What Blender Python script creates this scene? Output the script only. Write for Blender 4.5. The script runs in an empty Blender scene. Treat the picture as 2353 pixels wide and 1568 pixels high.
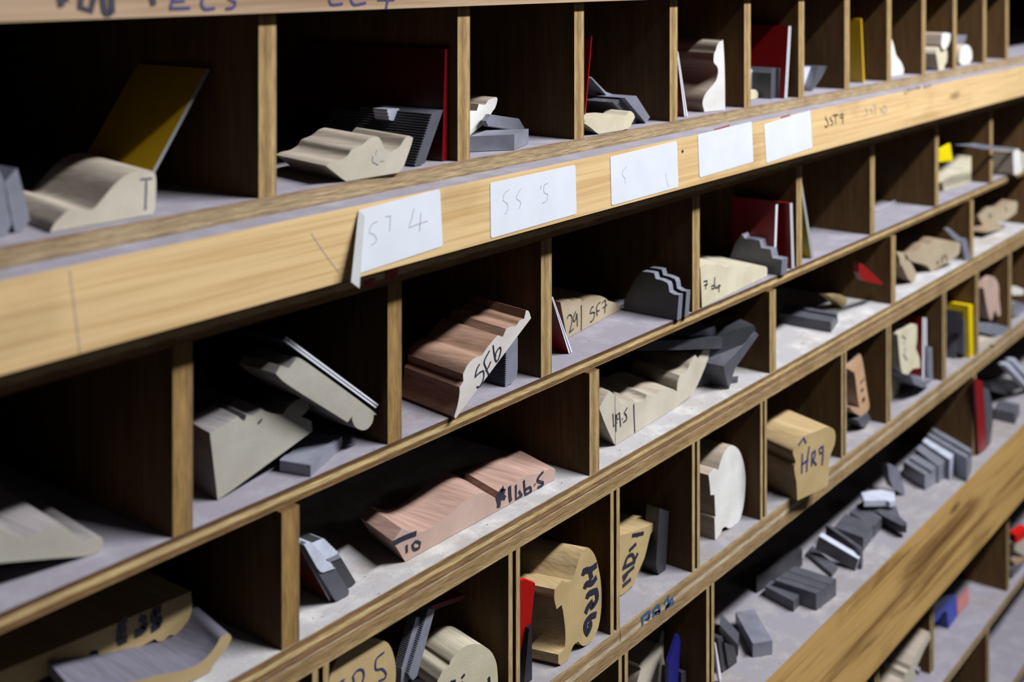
import bpy, bmesh, math, random
from mathutils import Vector as V
random.seed(7)
D = bpy.data
COL = bpy.context.scene.collection
SC = bpy.context.scene

# ---------------------------------------------------------------- camera
Z0 = 1.5                              # height of the lens above the workshop floor
CAMD = 0.5                            # lens to the front of the rack
FPX, PX, YV, XV = 2900.0, 1176.5, -68.0, 3400.0
PHI = math.atan2(FPX, XV - PX)        # how far the lens is turned to the right along the rack
RT = V((math.cos(PHI), -math.sin(PHI), 0)); FW = V((math.sin(PHI), math.cos(PHI), 0)); UP = V((0, 0, 1))
CAM = V((0, -CAMD, Z0))
cd = D.cameras.new('camera'); cam = D.objects.new('camera', cd); COL.objects.link(cam)
cam.location = CAM; cam.rotation_euler = (math.pi / 2, 0, -PHI)
cd.sensor_width = 36; cd.lens = 36 * FPX / 2353
cd.shift_y = -(784 - YV) / 2353
cd.clip_start = 0.02; cd.clip_end = 60
cd.dof.use_dof = True; cd.dof.focus_distance = 0.86; cd.dof.aperture_fstop = 6.6
SC.camera = cam

# ---------------------------------------------------------------- world, lights, exposure
w = D.worlds.new('workshop_air'); SC.world = w; w.use_nodes = True
w.node_tree.nodes['Background'].inputs[0].default_value = (0.62, 0.68, 1.0, 1)
w.node_tree.nodes['Background'].inputs[1].default_value = 0.008

def area_lamp(name, loc, aim, energy, color, sx, sy):
    l = D.lights.new(name, 'AREA'); o = D.objects.new(name, l); COL.objects.link(o)
    l.shape = 'RECTANGLE'; l.size = sx; l.size_y = sy; l.energy = energy; l.color = color
    o.location = loc; o.rotation_euler = (V(aim) - V(loc)).to_track_quat('-Z', 'Y').to_euler()
    return o
area_lamp('ceiling_tube', (1.42, -1.05, 2.70), (1.30, 0.0, 1.28), 41, (0.93, 0.95, 1.0), 1.45, 0.05)
area_lamp('added_front_fill', (0.9, -2.6, 2.35), (0.9, 0.0, 1.25), 0.8, (0.90, 0.93, 1.0), 1.8, 0.1)  # added weak fill from the front, lifts the shaded strip under the board
SC.view_settings.view_transform = 'Standard'; SC.view_settings.look = 'None'
SC.view_settings.gamma = 1; SC.view_settings.use_curve_mapping = False
SC.view_settings.exposure = 1.68

# ---------------------------------------------------------------- measuring helpers: photo pixel -> point in the room
def ray(p): return RT * ((p[0] - PX) / FPX) + FW - UP * ((p[1] - YV) / FPX)
def hit(p, o, n):
    r = ray(p); return CAM + r * ((V(o) - CAM).dot(n) / r.dot(n))
def at(p, y=0.0): return hit(p, (0, y, 0), V((0, 1, 0)))
def fl(p, z): return hit(p, (0, 0, z), UP)
CROPS = dict(c1=(0, 0, 2.529), c2=(580, 0, 2.376), c3=(1300, 0, 3.563), c4=(1850, 0, 3.564), c5=(0, 620, 2.306),
             c6=(400, 620, 2.613), c7=(880, 540, 3.267), d1=(1240, 440, 3.563), d2=(1780, 360, 3.564), d3=(0, 1140, 3.361),
             d4=(640, 980, 2.667), d5=(1160, 820, 2.096), d6=(1560, 860, 3.564), d7=(1600, 960, 2.579), d8=(1900, 540, 3.015),
             n1=(1400, 1320, 5.8825), n2=(1953, 1300, 5.85), n3=(2103, 960, 3.732), n4=(2153, 540, 5.225), n5=(680, 1340, 4.202),
             n6=(1700, 1080, 4.9), n7=(2153, 200, 5.6), n8=(1953, 960, 5.2275), m1=(1360, 720, 4.752), m2=(1060, 760, 9.8),
             m3=(840, 1080, 5.115), m4=(0, 0, 2.451), m5=(780, 420, 4.202), m6=(1870, 170, 7.843), m7=(1300, 1270, 7.465),
             m8=(660, 1210, 7.465), k1=(1290, 660, 12.06), k2=(200, 1340, 6.536), k3=(1380, 330, 4.706), k4=(1780, 660, 7.84),
             k5=(2050, 420, 6.03), k6=(1900, 780, 6.818), k7=(2220, 780, 5.6), k8=(2253, 1140, 6.53), px=(0, 0, 1))
def px(c, p):
    x, y, s = CROPS[c]; return (x + p[0] / s, y + p[1] / s)

# ---------------------------------------------------------------- object helpers
def smooth_line(pts, n=4, closed=False, ang=50):
    """Catmull-Rom through gentle bends, true corners kept."""
    m = len(pts); P = [V((p[0], p[1])) for p in pts]; out = []
    def corner(i):
        if not closed and (i == 0 or i == m - 1): return True
        a = P[i] - P[i - 1]; b = P[(i + 1) % m] - P[i]
        if a.length < 1e-9 or b.length < 1e-9: return True
        return a.angle(b) > math.radians(ang)
    for i in range(m if closed else m - 1):
        j = (i + 1) % m
        p1, p2 = P[i], P[j]
        ci, cj = corner(i), corner(j)
        out.append(p1)
        if ci and cj: continue
        p0 = p1 - (p2 - p1) if ci else P[i - 1]
        p3 = p2 + (p2 - p1) if cj else P[(j + 1) % m]
        for k in range(1, n):
            t = k / n
            out.append(0.5 * ((2 * p1) + (p2 - p0) * t + (2 * p0 - 5 * p1 + 4 * p2 - p3) * t * t + (3 * p1 - p0 - 3 * p2 + p3) * t ** 3))
    if not closed: out.append(P[-1])
    return out
def link(name, me, mats, parent=None, loc=None, rz=0.0):
    o = D.objects.new(name, me); COL.objects.link(o)
    for m in mats: me.materials.append(m)
    if parent: o.parent = parent
    if loc is not None: o.location = loc
    o.rotation_euler = (0, 0, rz)
    return o
def tag(o, label=None, cat=None, group=None, kind=None):
    for k, v in (('label', label), ('category', cat), ('group', group), ('kind', kind)):
        if v: o[k] = v
    return o
def box_mesh(name, x0, x1, y0, y1, z0, z1, nx=1):
    bm = bmesh.new()
    vs = [bm.verts.new((x, y, z)) for x in (x0, x1) for y in (y0, y1) for z in (z0, z1)]
    for f in ((0, 1, 3, 2), (4, 6, 7, 5), (0, 4, 5, 1), (2, 3, 7, 6), (0, 2, 6, 4), (1, 5, 7, 3)):
        bm.faces.new([vs[i] for i in f])
    me = D.meshes.new(name); bm.to_mesh(me); bm.free(); return me

# ---------------------------------------------------------------- materials
def nt(name):
    m = D.materials.new(name); m.use_nodes = True; t = m.node_tree
    return m, t, t.nodes['Principled BSDF']
def N(t, kind, **kw):
    n = t.nodes.new(kind)
    for k, v in kw.items():
        if k in n.inputs: n.inputs[k].default_value = v
        else: setattr(n, k, v)
    return n
def ramp(t, fac, stops, interp='LINEAR'):
    r = t.nodes.new('ShaderNodeValToRGB'); r.color_ramp.interpolation = interp
    e = r.color_ramp.elements
    while len(e) < len(stops): e.new(0.5)
    for i, (p, c) in enumerate(stops): e[i].position = p; e[i].color = (*c, 1)
    t.links.new(fac, r.inputs[0]); return r.outputs[0]
def mapped(t, scale, rot=(0, 0, 0)):
    c = t.nodes.new('ShaderNodeTexCoord'); m = N(t, 'ShaderNodeMapping'); m.inputs['Scale'].default_value = scale
    m.inputs['Rotation'].default_value = rot
    t.links.new(c.outputs['Object'], m.inputs[0]); return m.outputs[0]
def noise(t, vec, scale, detail=4, rough=0.55, dist=0.0):
    n = N(t, 'ShaderNodeTexNoise', Scale=scale, Detail=detail, Roughness=rough, Distortion=dist)
    t.links.new(vec, n.inputs['Vector']); return n.outputs['Fac']
def mix(t, a, b, fac, mode='MIX'):
    m = t.nodes.new('ShaderNodeMix'); m.data_type = 'RGBA'; m.blend_type = mode
    for s, v in ((m.inputs[0], fac), (m.inputs[6], a), (m.inputs[7], b)):
        if isinstance(v, (int, float)): s.default_value = v
        elif isinstance(v, tuple): s.default_value = (*v, 1)
        else: t.links.new(v, s)
    return m.outputs[2]
def bump(t, b, fac, strength, dist=0.001):
    n = N(t, 'ShaderNodeBump', Strength=strength, Distance=dist); t.links.new(fac, n.inputs['Height'])
    t.links.new(n.outputs[0], b.inputs['Normal'])

def wood(name, light, dark, scale=(90, 5, 90), rough=0.6, spec=0.3, pore=0.25, dust=0.0):
    """long grain running along the object's own y axis"""
    m, t, b = nt(name)
    v = mapped(t, scale)
    c = ramp(t, noise(t, v, 1.0, 6, 0.6, 0.4), [(0.3, dark), (0.7, light)])
    fine = noise(t, mapped(t, (scale[0] * 7, scale[1] * 5, scale[2] * 7)), 1.0, 3)
    c = mix(t, c, ramp(t, fine, [(0.35, (1 - pore,) * 3), (0.6, (1, 1, 1))]), 1.0, 'MULTIPLY')
    t.links.new(c, b.inputs['Base Color']); b.inputs['Roughness'].default_value = rough
    b.inputs['Specular IOR Level'].default_value = spec
    bump(t, b, fine, 0.12)
    return m
def endgrain(name, light, dark, ring=260, rot=0.4, contrast=1.0, rough=0.75):
    """sawn end: growth rings crossed by fine saw marks"""
    m, t, b = nt(name)
    wv = N(t, 'ShaderNodeTexWave', Scale=1.0, Distortion=2.5, Detail=2.0); wv.inputs['Detail Scale'].default_value = 0.6
    t.links.new(mapped(t, (ring, 1, ring * 0.12), (0, rot, 0)), wv.inputs[0])
    c = ramp(t, wv.outputs['Fac'], [(0.25, tuple(l + (d - l) * 0.0 for l, d in zip(light, dark))), (0.95, tuple(l + (d - l) * contrast for l, d in zip(light, dark)))])
    blot = noise(t, mapped(t, (28, 28, 28)), 1.0, 4)
    c = mix(t, c, ramp(t, blot, [(0.3, (0.78, 0.76, 0.72)), (0.65, (1, 1, 1))]), 1.0, 'MULTIPLY')
    sp = noise(t, mapped(t, (1500, 200, 1500)), 1.0, 2)
    c = mix(t, c, ramp(t, sp, [(0.35, (0.8, 0.78, 0.76)), (0.55, (1, 1, 1))]), 0.8, 'MULTIPLY')
    t.links.new(c, b.inputs['Base Color']); b.inputs['Roughness'].default_value = rough
    b.inputs['Specular IOR Level'].default_value = 0.2
    bump(t, b, sp, 0.15)
    return m
def plain(name, col, rough=0.5, metal=0.0, spec=0.5, var=0.12, scale=60):
    m, t, b = nt(name)
    n = noise(t, mapped(t, (scale,) * 3), 1.0, 4)
    c = ramp(t, n, [(0.3, tuple(x * (1 - var) for x in col)), (0.7, tuple(min(1, x * (1 + var)) for x in col))])
    t.links.new(c, b.inputs['Base Color']); b.inputs['Roughness'].default_value = rough
    b.inputs['Metallic'].default_value = metal; b.inputs['Specular IOR Level'].default_value = spec
    return m
def steel(name, col, rough=0.38, metal=0.85):
    """ground tool steel with a faint brushed finish"""
    m, t, b = nt(name)
    n = noise(t, mapped(t, (900, 40, 900)), 1.0, 3)
    blot = noise(t, mapped(t, (70, 70, 70)), 1.0, 5)
    c = ramp(t, blot, [(0.3, tuple(x * 0.72 for x in col)), (0.7, col)])
    t.links.new(c, b.inputs['Base Color'])
    r = N(t, 'ShaderNodeMapRange'); r.inputs[3].default_value = rough * 0.8; r.inputs[4].default_value = rough * 1.3
    t.links.new(n, r.inputs[0]); t.links.new(r.outputs[0], b.inputs['Roughness'])
    b.inputs['Metallic'].default_value = metal
    bump(t, b, n, 0.06)
    return m
def ply(name, axis, thick, stops, sign=1.0, jitter=0.10, streak=None):
    """edge of a plywood sheet: the plies show as bands across its thickness"""
    m, t, b = nt(name)
    c = t.nodes.new('ShaderNodeTexCoord'); s = t.nodes.new('ShaderNodeSeparateXYZ')
    t.links.new(c.outputs['Object'], s.inputs[0])
    mu = N(t, 'ShaderNodeMath', operation='MULTIPLY'); mu.inputs[1].default_value = sign / thick
    t.links.new(s.outputs[axis], mu.inputs[0])
    sc = (12, 12, 12); sc2 = [260, 260, 260]; sc2['XYZ'.index(axis)] = 900
    lng = 'XYZ'.index('X' if axis == 'Z' else 'Z'); sc2[lng] = 60
    j = noise(t, mapped(t, (45, 45, 45)), 1.0, 3)
    mj = N(t, 'ShaderNodeMath', operation='MULTIPLY_ADD'); mj.inputs[1].default_value = jitter * 2
    ad = N(t, 'ShaderNodeMath', operation='SUBTRACT'); ad.inputs[1].default_value = jitter
    t.links.new(j, mj.inputs[0]); t.links.new(mu.outputs[0], mj.inputs[2]); t.links.new(mj.outputs[0], ad.inputs[0])
    col = ramp(t, ad.outputs[0], stops)
    st = noise(t, mapped(t, tuple(sc2)), 1.0, 4, 0.65)
    col = mix(t, col, ramp(t, st, [(0.32, (0.45, 0.42, 0.38)), (0.62, (1.12, 1.1, 1.05))]), 0.85, 'MULTIPLY')
    blot = noise(t, mapped(t, (16, 16, 16)), 1.0, 4)
    col = mix(t, col, ramp(t, blot, [(0.3, (0.62, 0.58, 0.55)), (0.6, (1, 1, 1))]), 0.8, 'MULTIPLY')
    t.links.new(col, b.inputs['Base Color']); b.inputs['Roughness'].default_value = 0.8
    b.inputs['Specular IOR Level'].default_value = 0.15
    bump(t, b, st, 0.5, 0.0015)
    return m
def dusty(name, base, dust, wood_c, amount=0.5):
    """shelf top: plywood grey with sawdust, bare in patches"""
    m, t, b = nt(name)
    a = noise(t, mapped(t, (9, 14, 9)), 1.0, 5, 0.6)
    c = mix(t, base, wood_c, ramp(t, a, [(amount, (0, 0, 0)), (amount + 0.3, (1, 1, 1))]))
    d2 = noise(t, mapped(t, (38, 38, 38)), 1.0, 6, 0.65)
    c = mix(t, c, dust, ramp(t, d2, [(0.48, (0, 0, 0)), (0.72, (1, 1, 1))]))
    f = noise(t, mapped(t, (900, 900, 900)), 1.0, 2)
    c = mix(t, c, ramp(t, f, [(0.3, (0.82, 0.82, 0.82)), (0.6, (1, 1, 1))]), 0.8, 'MULTIPLY')
    sp = noise(t, mapped(t, (160, 160, 160)), 1.0, 1)
    c = mix(t, c, (0.06, 0.05, 0.05), ramp(t, sp, [(0.74, (0, 0, 0)), (0.78, (0.8, 0.8, 0.8))]))
    t.links.new(c, b.inputs['Base Color']); b.inputs['Roughness'].default_value = 0.9
    b.inputs['Specular IOR Level'].default_value = 0.15
    bump(t, b, d2, 0.2, 0.0008)
    return m
def board(name, light, dark, gs=(2.2, 30, 42), knots=True):
    """planed softwood board, grain along x"""
    m, t, b = nt(name)
    v = mapped(t, gs)
    g = noise(t, v, 1.0, 5, 0.55, 1.2)
    c = ramp(t, g, [(0.28, dark), (0.5, light), (0.75, tuple(min(1, x * 1.12) for x in light))])
    lines = noise(t, mapped(t, (6, 200, 330)), 1.0, 3, 0.6)
    c = mix(t, c, ramp(t, lines, [(0.36, (0.80, 0.72, 0.60)), (0.52, (1, 1, 1))]), 0.75, 'MULTIPLY')
    blot = noise(t, mapped(t, (7, 7, 12)), 1.0, 4)
    c = mix(t, c, ramp(t, blot, [(0.28, (0.60, 0.55, 0.50)), (0.48, (1, 1, 1))]), 0.8, 'MULTIPLY')
    if knots:
        vo = N(t, 'ShaderNodeTexVoronoi', Scale=1.0, feature='F1'); t.links.new(mapped(t, (4.2, 1, 17)), vo.inputs['Vector'])
        c = mix(t, c, tuple(x * 0.38 for x in dark), ramp(t, vo.outputs['Distance'], [(0.05, (0.75, 0.75, 0.75)), (0.11, (0, 0, 0))]))
    t.links.new(c, b.inputs['Base Color']); b.inputs['Roughness'].default_value = 0.6
    b.inputs['Specular IOR Level'].default_value = 0.25
    bump(t, b, lines, 0.10)
    return m

TAN, GOLD, BRN, DRK = (0.50, 0.36, 0.17), (0.66, 0.50, 0.24), (0.25, 0.14, 0.055), (0.10, 0.055, 0.025)
PALE = (0.60, 0.48, 0.33)
M = {}
M['ply_a'] = ply('shelf_edge_plies', 'Z', 0.012, [(0.0, (0.34, 0.22, 0.13)), (0.3, (0.48, 0.37, 0.22)), (0.45, (0.40, 0.29, 0.16)), (0.6, (0.50, 0.39, 0.24)), (0.8, (0.32, 0.22, 0.12)), (0.95, (0.46, 0.35, 0.21))], -1)
M['ply_b'] = ply('case_top_edge_plies', 'Z', 0.012, [(0.0, (0.36, 0.24, 0.11)), (0.3, (0.40, 0.27, 0.12)), (0.4, (0.62, 0.47, 0.25)), (0.6, (0.62, 0.47, 0.25)), (0.7, (0.34, 0.21, 0.09)), (1.0, BRN)], -1)
M['ply_c'] = ply('thin_shelf_edge_plies', 'Z', 0.009, [(0.0, DRK), (0.26, (0.18, 0.09, 0.035)), (0.36, GOLD), (0.60, GOLD), (0.70, (0.22, 0.12, 0.045)), (0.93, (0.20, 0.11, 0.04)), (1.0, TAN)], -1, 0.05)
M['ply_d'] = ply('double_shelf_edge_plies', 'Z', 0.021, [(0.0, PALE), (0.05, BRN), (0.17, (0.32, 0.19, 0.09)), (0.2, GOLD), (0.30, GOLD), (0.34, BRN), (0.46, (0.36, 0.2, 0.10)), (0.5, DRK), (0.53, PALE), (0.58, (0.42, 0.27, 0.12)), (0.74, (0.33, 0.21, 0.10)), (1.0, TAN)], -1, 0.02)
M['ply_e'] = ply('lower_shelf_edge_plies', 'Z', 0.022, [(0.0, PALE), (0.1, TAN), (0.22, (0.36, 0.24, 0.12)), (0.34, (0.36, 0.24, 0.12)), (0.4, PALE), (0.5, (0.62, 0.52, 0.36)), (0.56, (0.38, 0.26, 0.13)), (0.9, (0.36, 0.24, 0.12)), (1.0, TAN)], -1, 0.03)
M['div'] = ply('divider_edge_plies', 'X', 0.012, [(0.0, (0.56, 0.40, 0.18)), (0.25, (0.44, 0.30, 0.13)), (0.4, (0.33, 0.21, 0.09)), (0.6, (0.44, 0.30, 0.13)), (0.8, (0.56, 0.41, 0.19)), (1.0, (0.42, 0.28, 0.12))], 1, 0.08)
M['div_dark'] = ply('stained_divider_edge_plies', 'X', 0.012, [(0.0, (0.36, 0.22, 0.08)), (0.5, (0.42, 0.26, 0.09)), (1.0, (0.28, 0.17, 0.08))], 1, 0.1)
M['div2'] = ply('grooved_divider_edge_plies', 'X', 0.012, [(0.0, TAN), (0.2, (0.58, 0.44, 0.22)), (0.36, TAN), (0.66, (0.40, 0.27, 0.12)), (0.85, (0.56, 0.42, 0.21)), (1.0, TAN)], 1, 0.03)
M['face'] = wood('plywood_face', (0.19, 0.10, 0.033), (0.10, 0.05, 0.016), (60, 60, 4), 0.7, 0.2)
M['dust_a'] = dusty('dusty_upper_shelf', (0.29, 0.265, 0.30), (0.38, 0.36, 0.39), (0.30, 0.235, 0.19), 0.55)
M['dust_d'] = dusty('sawdust_covered_shelf', (0.44, 0.42, 0.42), (0.66, 0.64, 0.60), (0.42, 0.35, 0.28), 0.5)
M['dust_e'] = dusty('dusty_lower_shelf', (0.30, 0.28, 0.30), (0.42, 0.39, 0.37), (0.30, 0.24, 0.19), 0.5)
M['fascia'] = board('varnished_pine', (0.70, 0.49, 0.24), (0.60, 0.385, 0.165), (2.0, 40, 95))
M['lip'] = board('orange_pine', (0.52, 0.32, 0.105), (0.15, 0.06, 0.012), (3.0, 40, 58))
M['rail'] = board('weathered_pine', (0.44, 0.30, 0.185), (0.27, 0.165, 0.09))
M['paper'] = plain('white_sticker_paper', (0.72, 0.74, 0.80), 0.5, var=0.04, scale=40)
M['flap'] = plain('grey_sticker_back', (0.44, 0.45, 0.44), 0.6, var=0.06)
M['ink'] = plain('black_marker_ink', (0.012, 0.011, 0.03), 0.6, var=0.1)
M['blue_ink'] = plain('blue_ink', (0.03, 0.03, 0.13), 0.6, var=0.1)
M['blue_paint'] = plain('worn_blue_paint', (0.03, 0.09, 0.20), 0.6, var=0.5, scale=400)
M['pencil'] = plain('faded_pencil', (0.36, 0.34, 0.38), 0.7, var=0.3, scale=500)
M['wall'] = plain('painted_blockwork', (0.12, 0.12, 0.13), 0.9, var=0.1, scale=8)
M['concrete'] = plain('concrete', (0.16, 0.155, 0.15), 0.9, var=0.2, scale=6)

# ---------------------------------------------------------------- room
def structure(name, me, m, loc): return tag(link(name, me, [m], None, loc), kind='structure')
structure('floor', box_mesh('floor', -3, 6, -3.2, 0.6, -0.1, 0), M['concrete'], (0, 0, 0))
structure('wall_back', box_mesh('wall_back', -3, 6, 0, 0.1, 0, 3.0), M['wall'], (0, 0.48, 0))

# ---------------------------------------------------------------- the rack
DEEP = 0.42
XL, XR = -0.35, 2.75
rack = D.objects.new('pigeonhole_rack', None); COL.objects.link(rack); rack.location = (0, 0, 0)
tag(rack, 'long wooden pigeonhole rack of plywood shelves, dividers and pine front boards', 'rack')
def board_part(name, x0, x1, y0, y1, z0, z1, front, top, other, label=None):
    """box whose own origin is its top front left corner; z given relative to the lens height"""
    me = box_mesh(name, 0, x1 - x0, 0, y1 - y0, z0 - z1, 0)
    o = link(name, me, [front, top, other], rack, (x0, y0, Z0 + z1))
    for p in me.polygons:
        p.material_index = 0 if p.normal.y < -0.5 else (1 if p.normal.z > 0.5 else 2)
    if label: o['label'] = label
    return o
ZR = dict(A=-0.1178, C=-0.2760, Dd=-0.3580, E=-0.4820, T=-0.6050, G=-0.8350, H=-0.9600)
F = {k: Z0 + z for k, z in ZR.items()}
board_part('shelf', XL, XR, 0, DEEP, ZR['A'] - 0.012, ZR['A'], M['ply_a'], M['dust_a'], M['face'])
board_part('shelf', XL, XR, 0, DEEP, -0.1815, -0.1695, M['ply_b'], M['face'], M['face'])
board_part('shelf', XL, XR, 0.004, DEEP, ZR['C'] - 0.009, ZR['C'], M['ply_c'], M['dust_a'], M['face'])
board_part('shelf', XL, XR, 0, DEEP, ZR['Dd'] - 0.021, ZR['Dd'], M['ply_d'], M['dust_d'], M['face'])
board_part('shelf', XL, XR, 0, DEEP, ZR['E'] - 0.022, ZR['E'], M['ply_e'], M['dust_e'], M['face'])
board_part('shelf', XL, XR, 0, DEEP, ZR['T'] - 0.012, ZR['T'], M['ply_a'], M['dust_e'], M['face'])
board_part('shelf', XL, XR, 0, DEEP, ZR['G'] - 0.010, ZR['G'], M['ply_e'], M['dust_a'], M['face'])
board_part('shelf', XL, XR, 0, DEEP, ZR['H'] - 0.012, ZR['H'], M['ply_e'], M['dust_a'], M['face'])
board_part('shelf', XL, XR, 0, DEEP, -0.020, -0.008, M['ply_b'], M['face'], M['face'])
board_part('shelf', XL, XR, 0, DEEP, -0.715, -0.703, M['ply_b'], M['face'], M['face'])
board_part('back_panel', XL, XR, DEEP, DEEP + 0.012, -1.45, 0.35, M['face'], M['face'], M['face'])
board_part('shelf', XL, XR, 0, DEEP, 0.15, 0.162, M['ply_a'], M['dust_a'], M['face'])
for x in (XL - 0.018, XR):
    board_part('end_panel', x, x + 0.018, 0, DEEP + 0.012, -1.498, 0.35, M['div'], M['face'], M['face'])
board_part('plinth', XL, XR, 0.02, 0.04, -1.498, -1.40, M['rail'], M['face'], M['face'])
board_part('shelf', XL, XR, 0, DEEP, -1.40, -1.388, M['ply_e'], M['dust_a'], M['face'])
board_part('shelf', XL, XR, 0, DEEP, -1.18, -1.168, M['ply_e'], M['dust_a'], M['face'])
fas = board_part('fascia_board', XL, XR, -0.018, 0, -0.1664, -0.1274, M['fascia'], M['dust_a'], M['fascia'], 'pale pine front board carrying white stickers')
rail = board_part('fascia_board', XL, XR, -0.006, 0, -0.0219, 0.024, M['rail'], M['dust_a'], M['rail'], 'weathered pine top rail with blue lettering')
lip = board_part('fascia_board', XL, XR, -0.018, 0, -0.704, -0.605, M['lip'], M['dust_e'], M['lip'], 'wide orange pine lip board of the long tray')

def div(u, v, z0, z1, t=0.012, m='div', y=0.0, lean=0.0, y2=None):
    """divider whose right front edge stands at photo column u"""
    x1 = at((u, v), y).x; d = DEEP - y - 0.002
    if m == 'div2':      # two thin sheets with a recessed dark core between them
        sec = [(0, 0), (0.36 * t, 0), (0.36 * t, 0.0025), (0.64 * t, 0.0025), (0.64 * t, 0), (t, 0), (t, d), (0, d)]
        bm = bmesh.new(); lo = [bm.verts.new((a, b, 0)) for a, b in sec]; hi = [bm.verts.new((a, b, z1 - z0)) for a, b in sec]
        bm.faces.new(lo[::-1]); bm.faces.new(hi)
        for i in range(8): bm.faces.new((lo[i], lo[(i + 1) % 8], hi[(i + 1) % 8], hi[i]))
        me = D.meshes.new('divider'); bm.to_mesh(me); bm.free()
    else: me = box_mesh('divider', 0, t, 0, d, 0, z1 - z0)
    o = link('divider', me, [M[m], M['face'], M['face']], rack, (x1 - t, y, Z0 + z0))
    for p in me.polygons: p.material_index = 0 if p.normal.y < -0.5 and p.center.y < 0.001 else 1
    return o
for x in (0.165,): 
    for z0, z1 in ((ZR['A'], -0.020), (ZR['C'], -0.1815), (ZR['Dd'], -0.285)):
        o = div(635, 300, z0, z1); o.location.x = x
for u in (635, 1080, 1342, 1557, 1725, 1848, 1952, 2048, 2127, 2198, 2266, 2317): div(u, 300, ZR['A'], -0.020)
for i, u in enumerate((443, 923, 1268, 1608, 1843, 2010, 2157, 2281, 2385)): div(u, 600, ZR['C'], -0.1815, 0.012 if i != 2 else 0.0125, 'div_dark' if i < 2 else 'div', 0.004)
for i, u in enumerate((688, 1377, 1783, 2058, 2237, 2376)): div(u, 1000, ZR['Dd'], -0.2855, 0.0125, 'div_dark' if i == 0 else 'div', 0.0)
for u in (756, 1195, 1424, 1608, 1762, 1945, 2047, 2174, 2249, 2324, 2390): div(u, 1200, ZR['E'], -0.379, 0.0125, 'div2')
for u in (1443, 1641, 2243): div(u, 1400, ZR['T'], -0.504, 0.013, 'div2')
for u in (2146,): div(u, 1500, ZR['G'], -0.715, 0.013, 'div2', 0.017)
for u in (1900, 2020, 2319): div(u, 1300, ZR['G'], -0.715, 0.011, 'div2', 0.004)
for u in (2050, 2273): div(u, 1500, ZR['H'], -0.845, 0.011, 'div2', 0.0)

# ---------------------------------------------------------------- materials of the things on the shelves
def pair(name, el, ed, sl, sd, **k): 
    M[name] = (endgrain(name + '_end', el, ed, **k), wood(name + '_side', sl, sd))
pair('pale', (0.66, 0.61, 0.50), (0.55, 0.49, 0.38), (0.58, 0.50, 0.40), (0.46, 0.38, 0.29))
pair('white', (0.88, 0.87, 0.84), (0.82, 0.80, 0.77), (0.56, 0.47, 0.36), (0.42, 0.33, 0.24), contrast=0.4)
pair('grey', (0.50, 0.48, 0.41), (0.42, 0.39, 0.33), (0.40, 0.36, 0.34), (0.30, 0.27, 0.27))
pair('sapele', (0.60, 0.43, 0.36), (0.50, 0.33, 0.27), (0.60, 0.39, 0.31), (0.44, 0.26, 0.20), contrast=0.5)
pair('mahogany', (0.70, 0.66, 0.63), (0.62, 0.57, 0.53), (0.50, 0.31, 0.22), (0.34, 0.18, 0.11), contrast=0.5)
pair('pine', (0.66, 0.51, 0.26), (0.42, 0.28, 0.11), (0.62, 0.46, 0.24), (0.46, 0.31, 0.14), ring=330)
pair('oak', (0.52, 0.43, 0.30), (0.43, 0.33, 0.21), (0.40, 0.30, 0.20), (0.30, 0.20, 0.12), contrast=0.6)
pair('cream', (0.74, 0.68, 0.50), (0.62, 0.54, 0.37), (0.66, 0.60, 0.46), (0.54, 0.46, 0.33), contrast=0.6)
pair('salmon', (0.64, 0.40, 0.24), (0.52, 0.30, 0.16), (0.55, 0.40, 0.33), (0.44, 0.28, 0.20), contrast=0.6)
pair('mdf', (0.50, 0.38, 0.20), (0.40, 0.29, 0.13), (0.20, 0.19, 0.235), (0.16, 0.15, 0.19), contrast=0.5)
def one(name, m): M[name] = (m, m)
one('steel', steel('ground_steel', (0.38, 0.385, 0.46), 0.36, 0.4))
one('dark', steel('dark_tool_steel', (0.08, 0.08, 0.09), 0.42, 0.4))
one('mid', steel('grey_tool_steel', (0.165, 0.165, 0.195), 0.4, 0.4))
one('bright', steel('polished_steel_highlight', (0.80, 0.83, 0.98), 0.33, 0.2))  # pale diffuse colour stands in for the highlight on polished steel
one('blue', plain('blue_plastic', (0.02, 0.05, 0.42), 0.4, var=0.05))
one('navy', plain('navy_plastic', (0.012, 0.012, 0.16), 0.4, var=0.05))
one('black', plain('black_plastic', (0.012, 0.012, 0.02), 0.4, var=0.05))
one('pinkcard', plain('faded_red_card', (0.40, 0.15, 0.14), 0.6, var=0.05))
one('strip', plain('dusty_grey_strip', (0.38, 0.37, 0.42), 0.7, var=0.1))
one('redsolid', plain('red_plastic', (0.62, 0.008, 0.006), 0.35, var=0.04))
one('yellowsolid', plain('yellow_plastic', (0.85, 0.68, 0.0), 0.4, var=0.04))
one('whitesolid', plain('white_plastic', (0.75, 0.75, 0.80), 0.4, var=0.04))
M['dark_bright'] = (M['dark'][0], M['steel'][0]); M['mid_steel'] = (M['mid'][0], M['steel'][0]); one('redmid', plain('red_card', (0.26, 0.006, 0.006), 0.4, var=0.05)); M['mid_bright'] = (M['mid'][0], M['bright'][0])
M['smudge'] = plain('grey_smudge', (0.44, 0.42, 0.35), 0.8, var=0.15, scale=200)
M['crumb'] = plain('sawdust', (0.72, 0.64, 0.50), 0.9, var=0.2)
M['redstain'] = plain('red_wax_stain', (0.36, 0.03, 0.02), 0.7, var=0.5, scale=300)
M['shaded_red'] = plain('shaded_red_laminate', (0.075, 0.002, 0.003), 0.35, var=0.05)  # red laminate with the shade of the pigeonhole put into its colour
M['red'] = plain('red_laminate', (0.26, 0.004, 0.006), 0.35, var=0.05)
M['yellow'] = plain('yellow_laminate', (0.80, 0.56, 0.0), 0.4, var=0.04)
M['amber'] = plain('amber_laminate', (0.62, 0.36, 0.01), 0.4, var=0.05)
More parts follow.
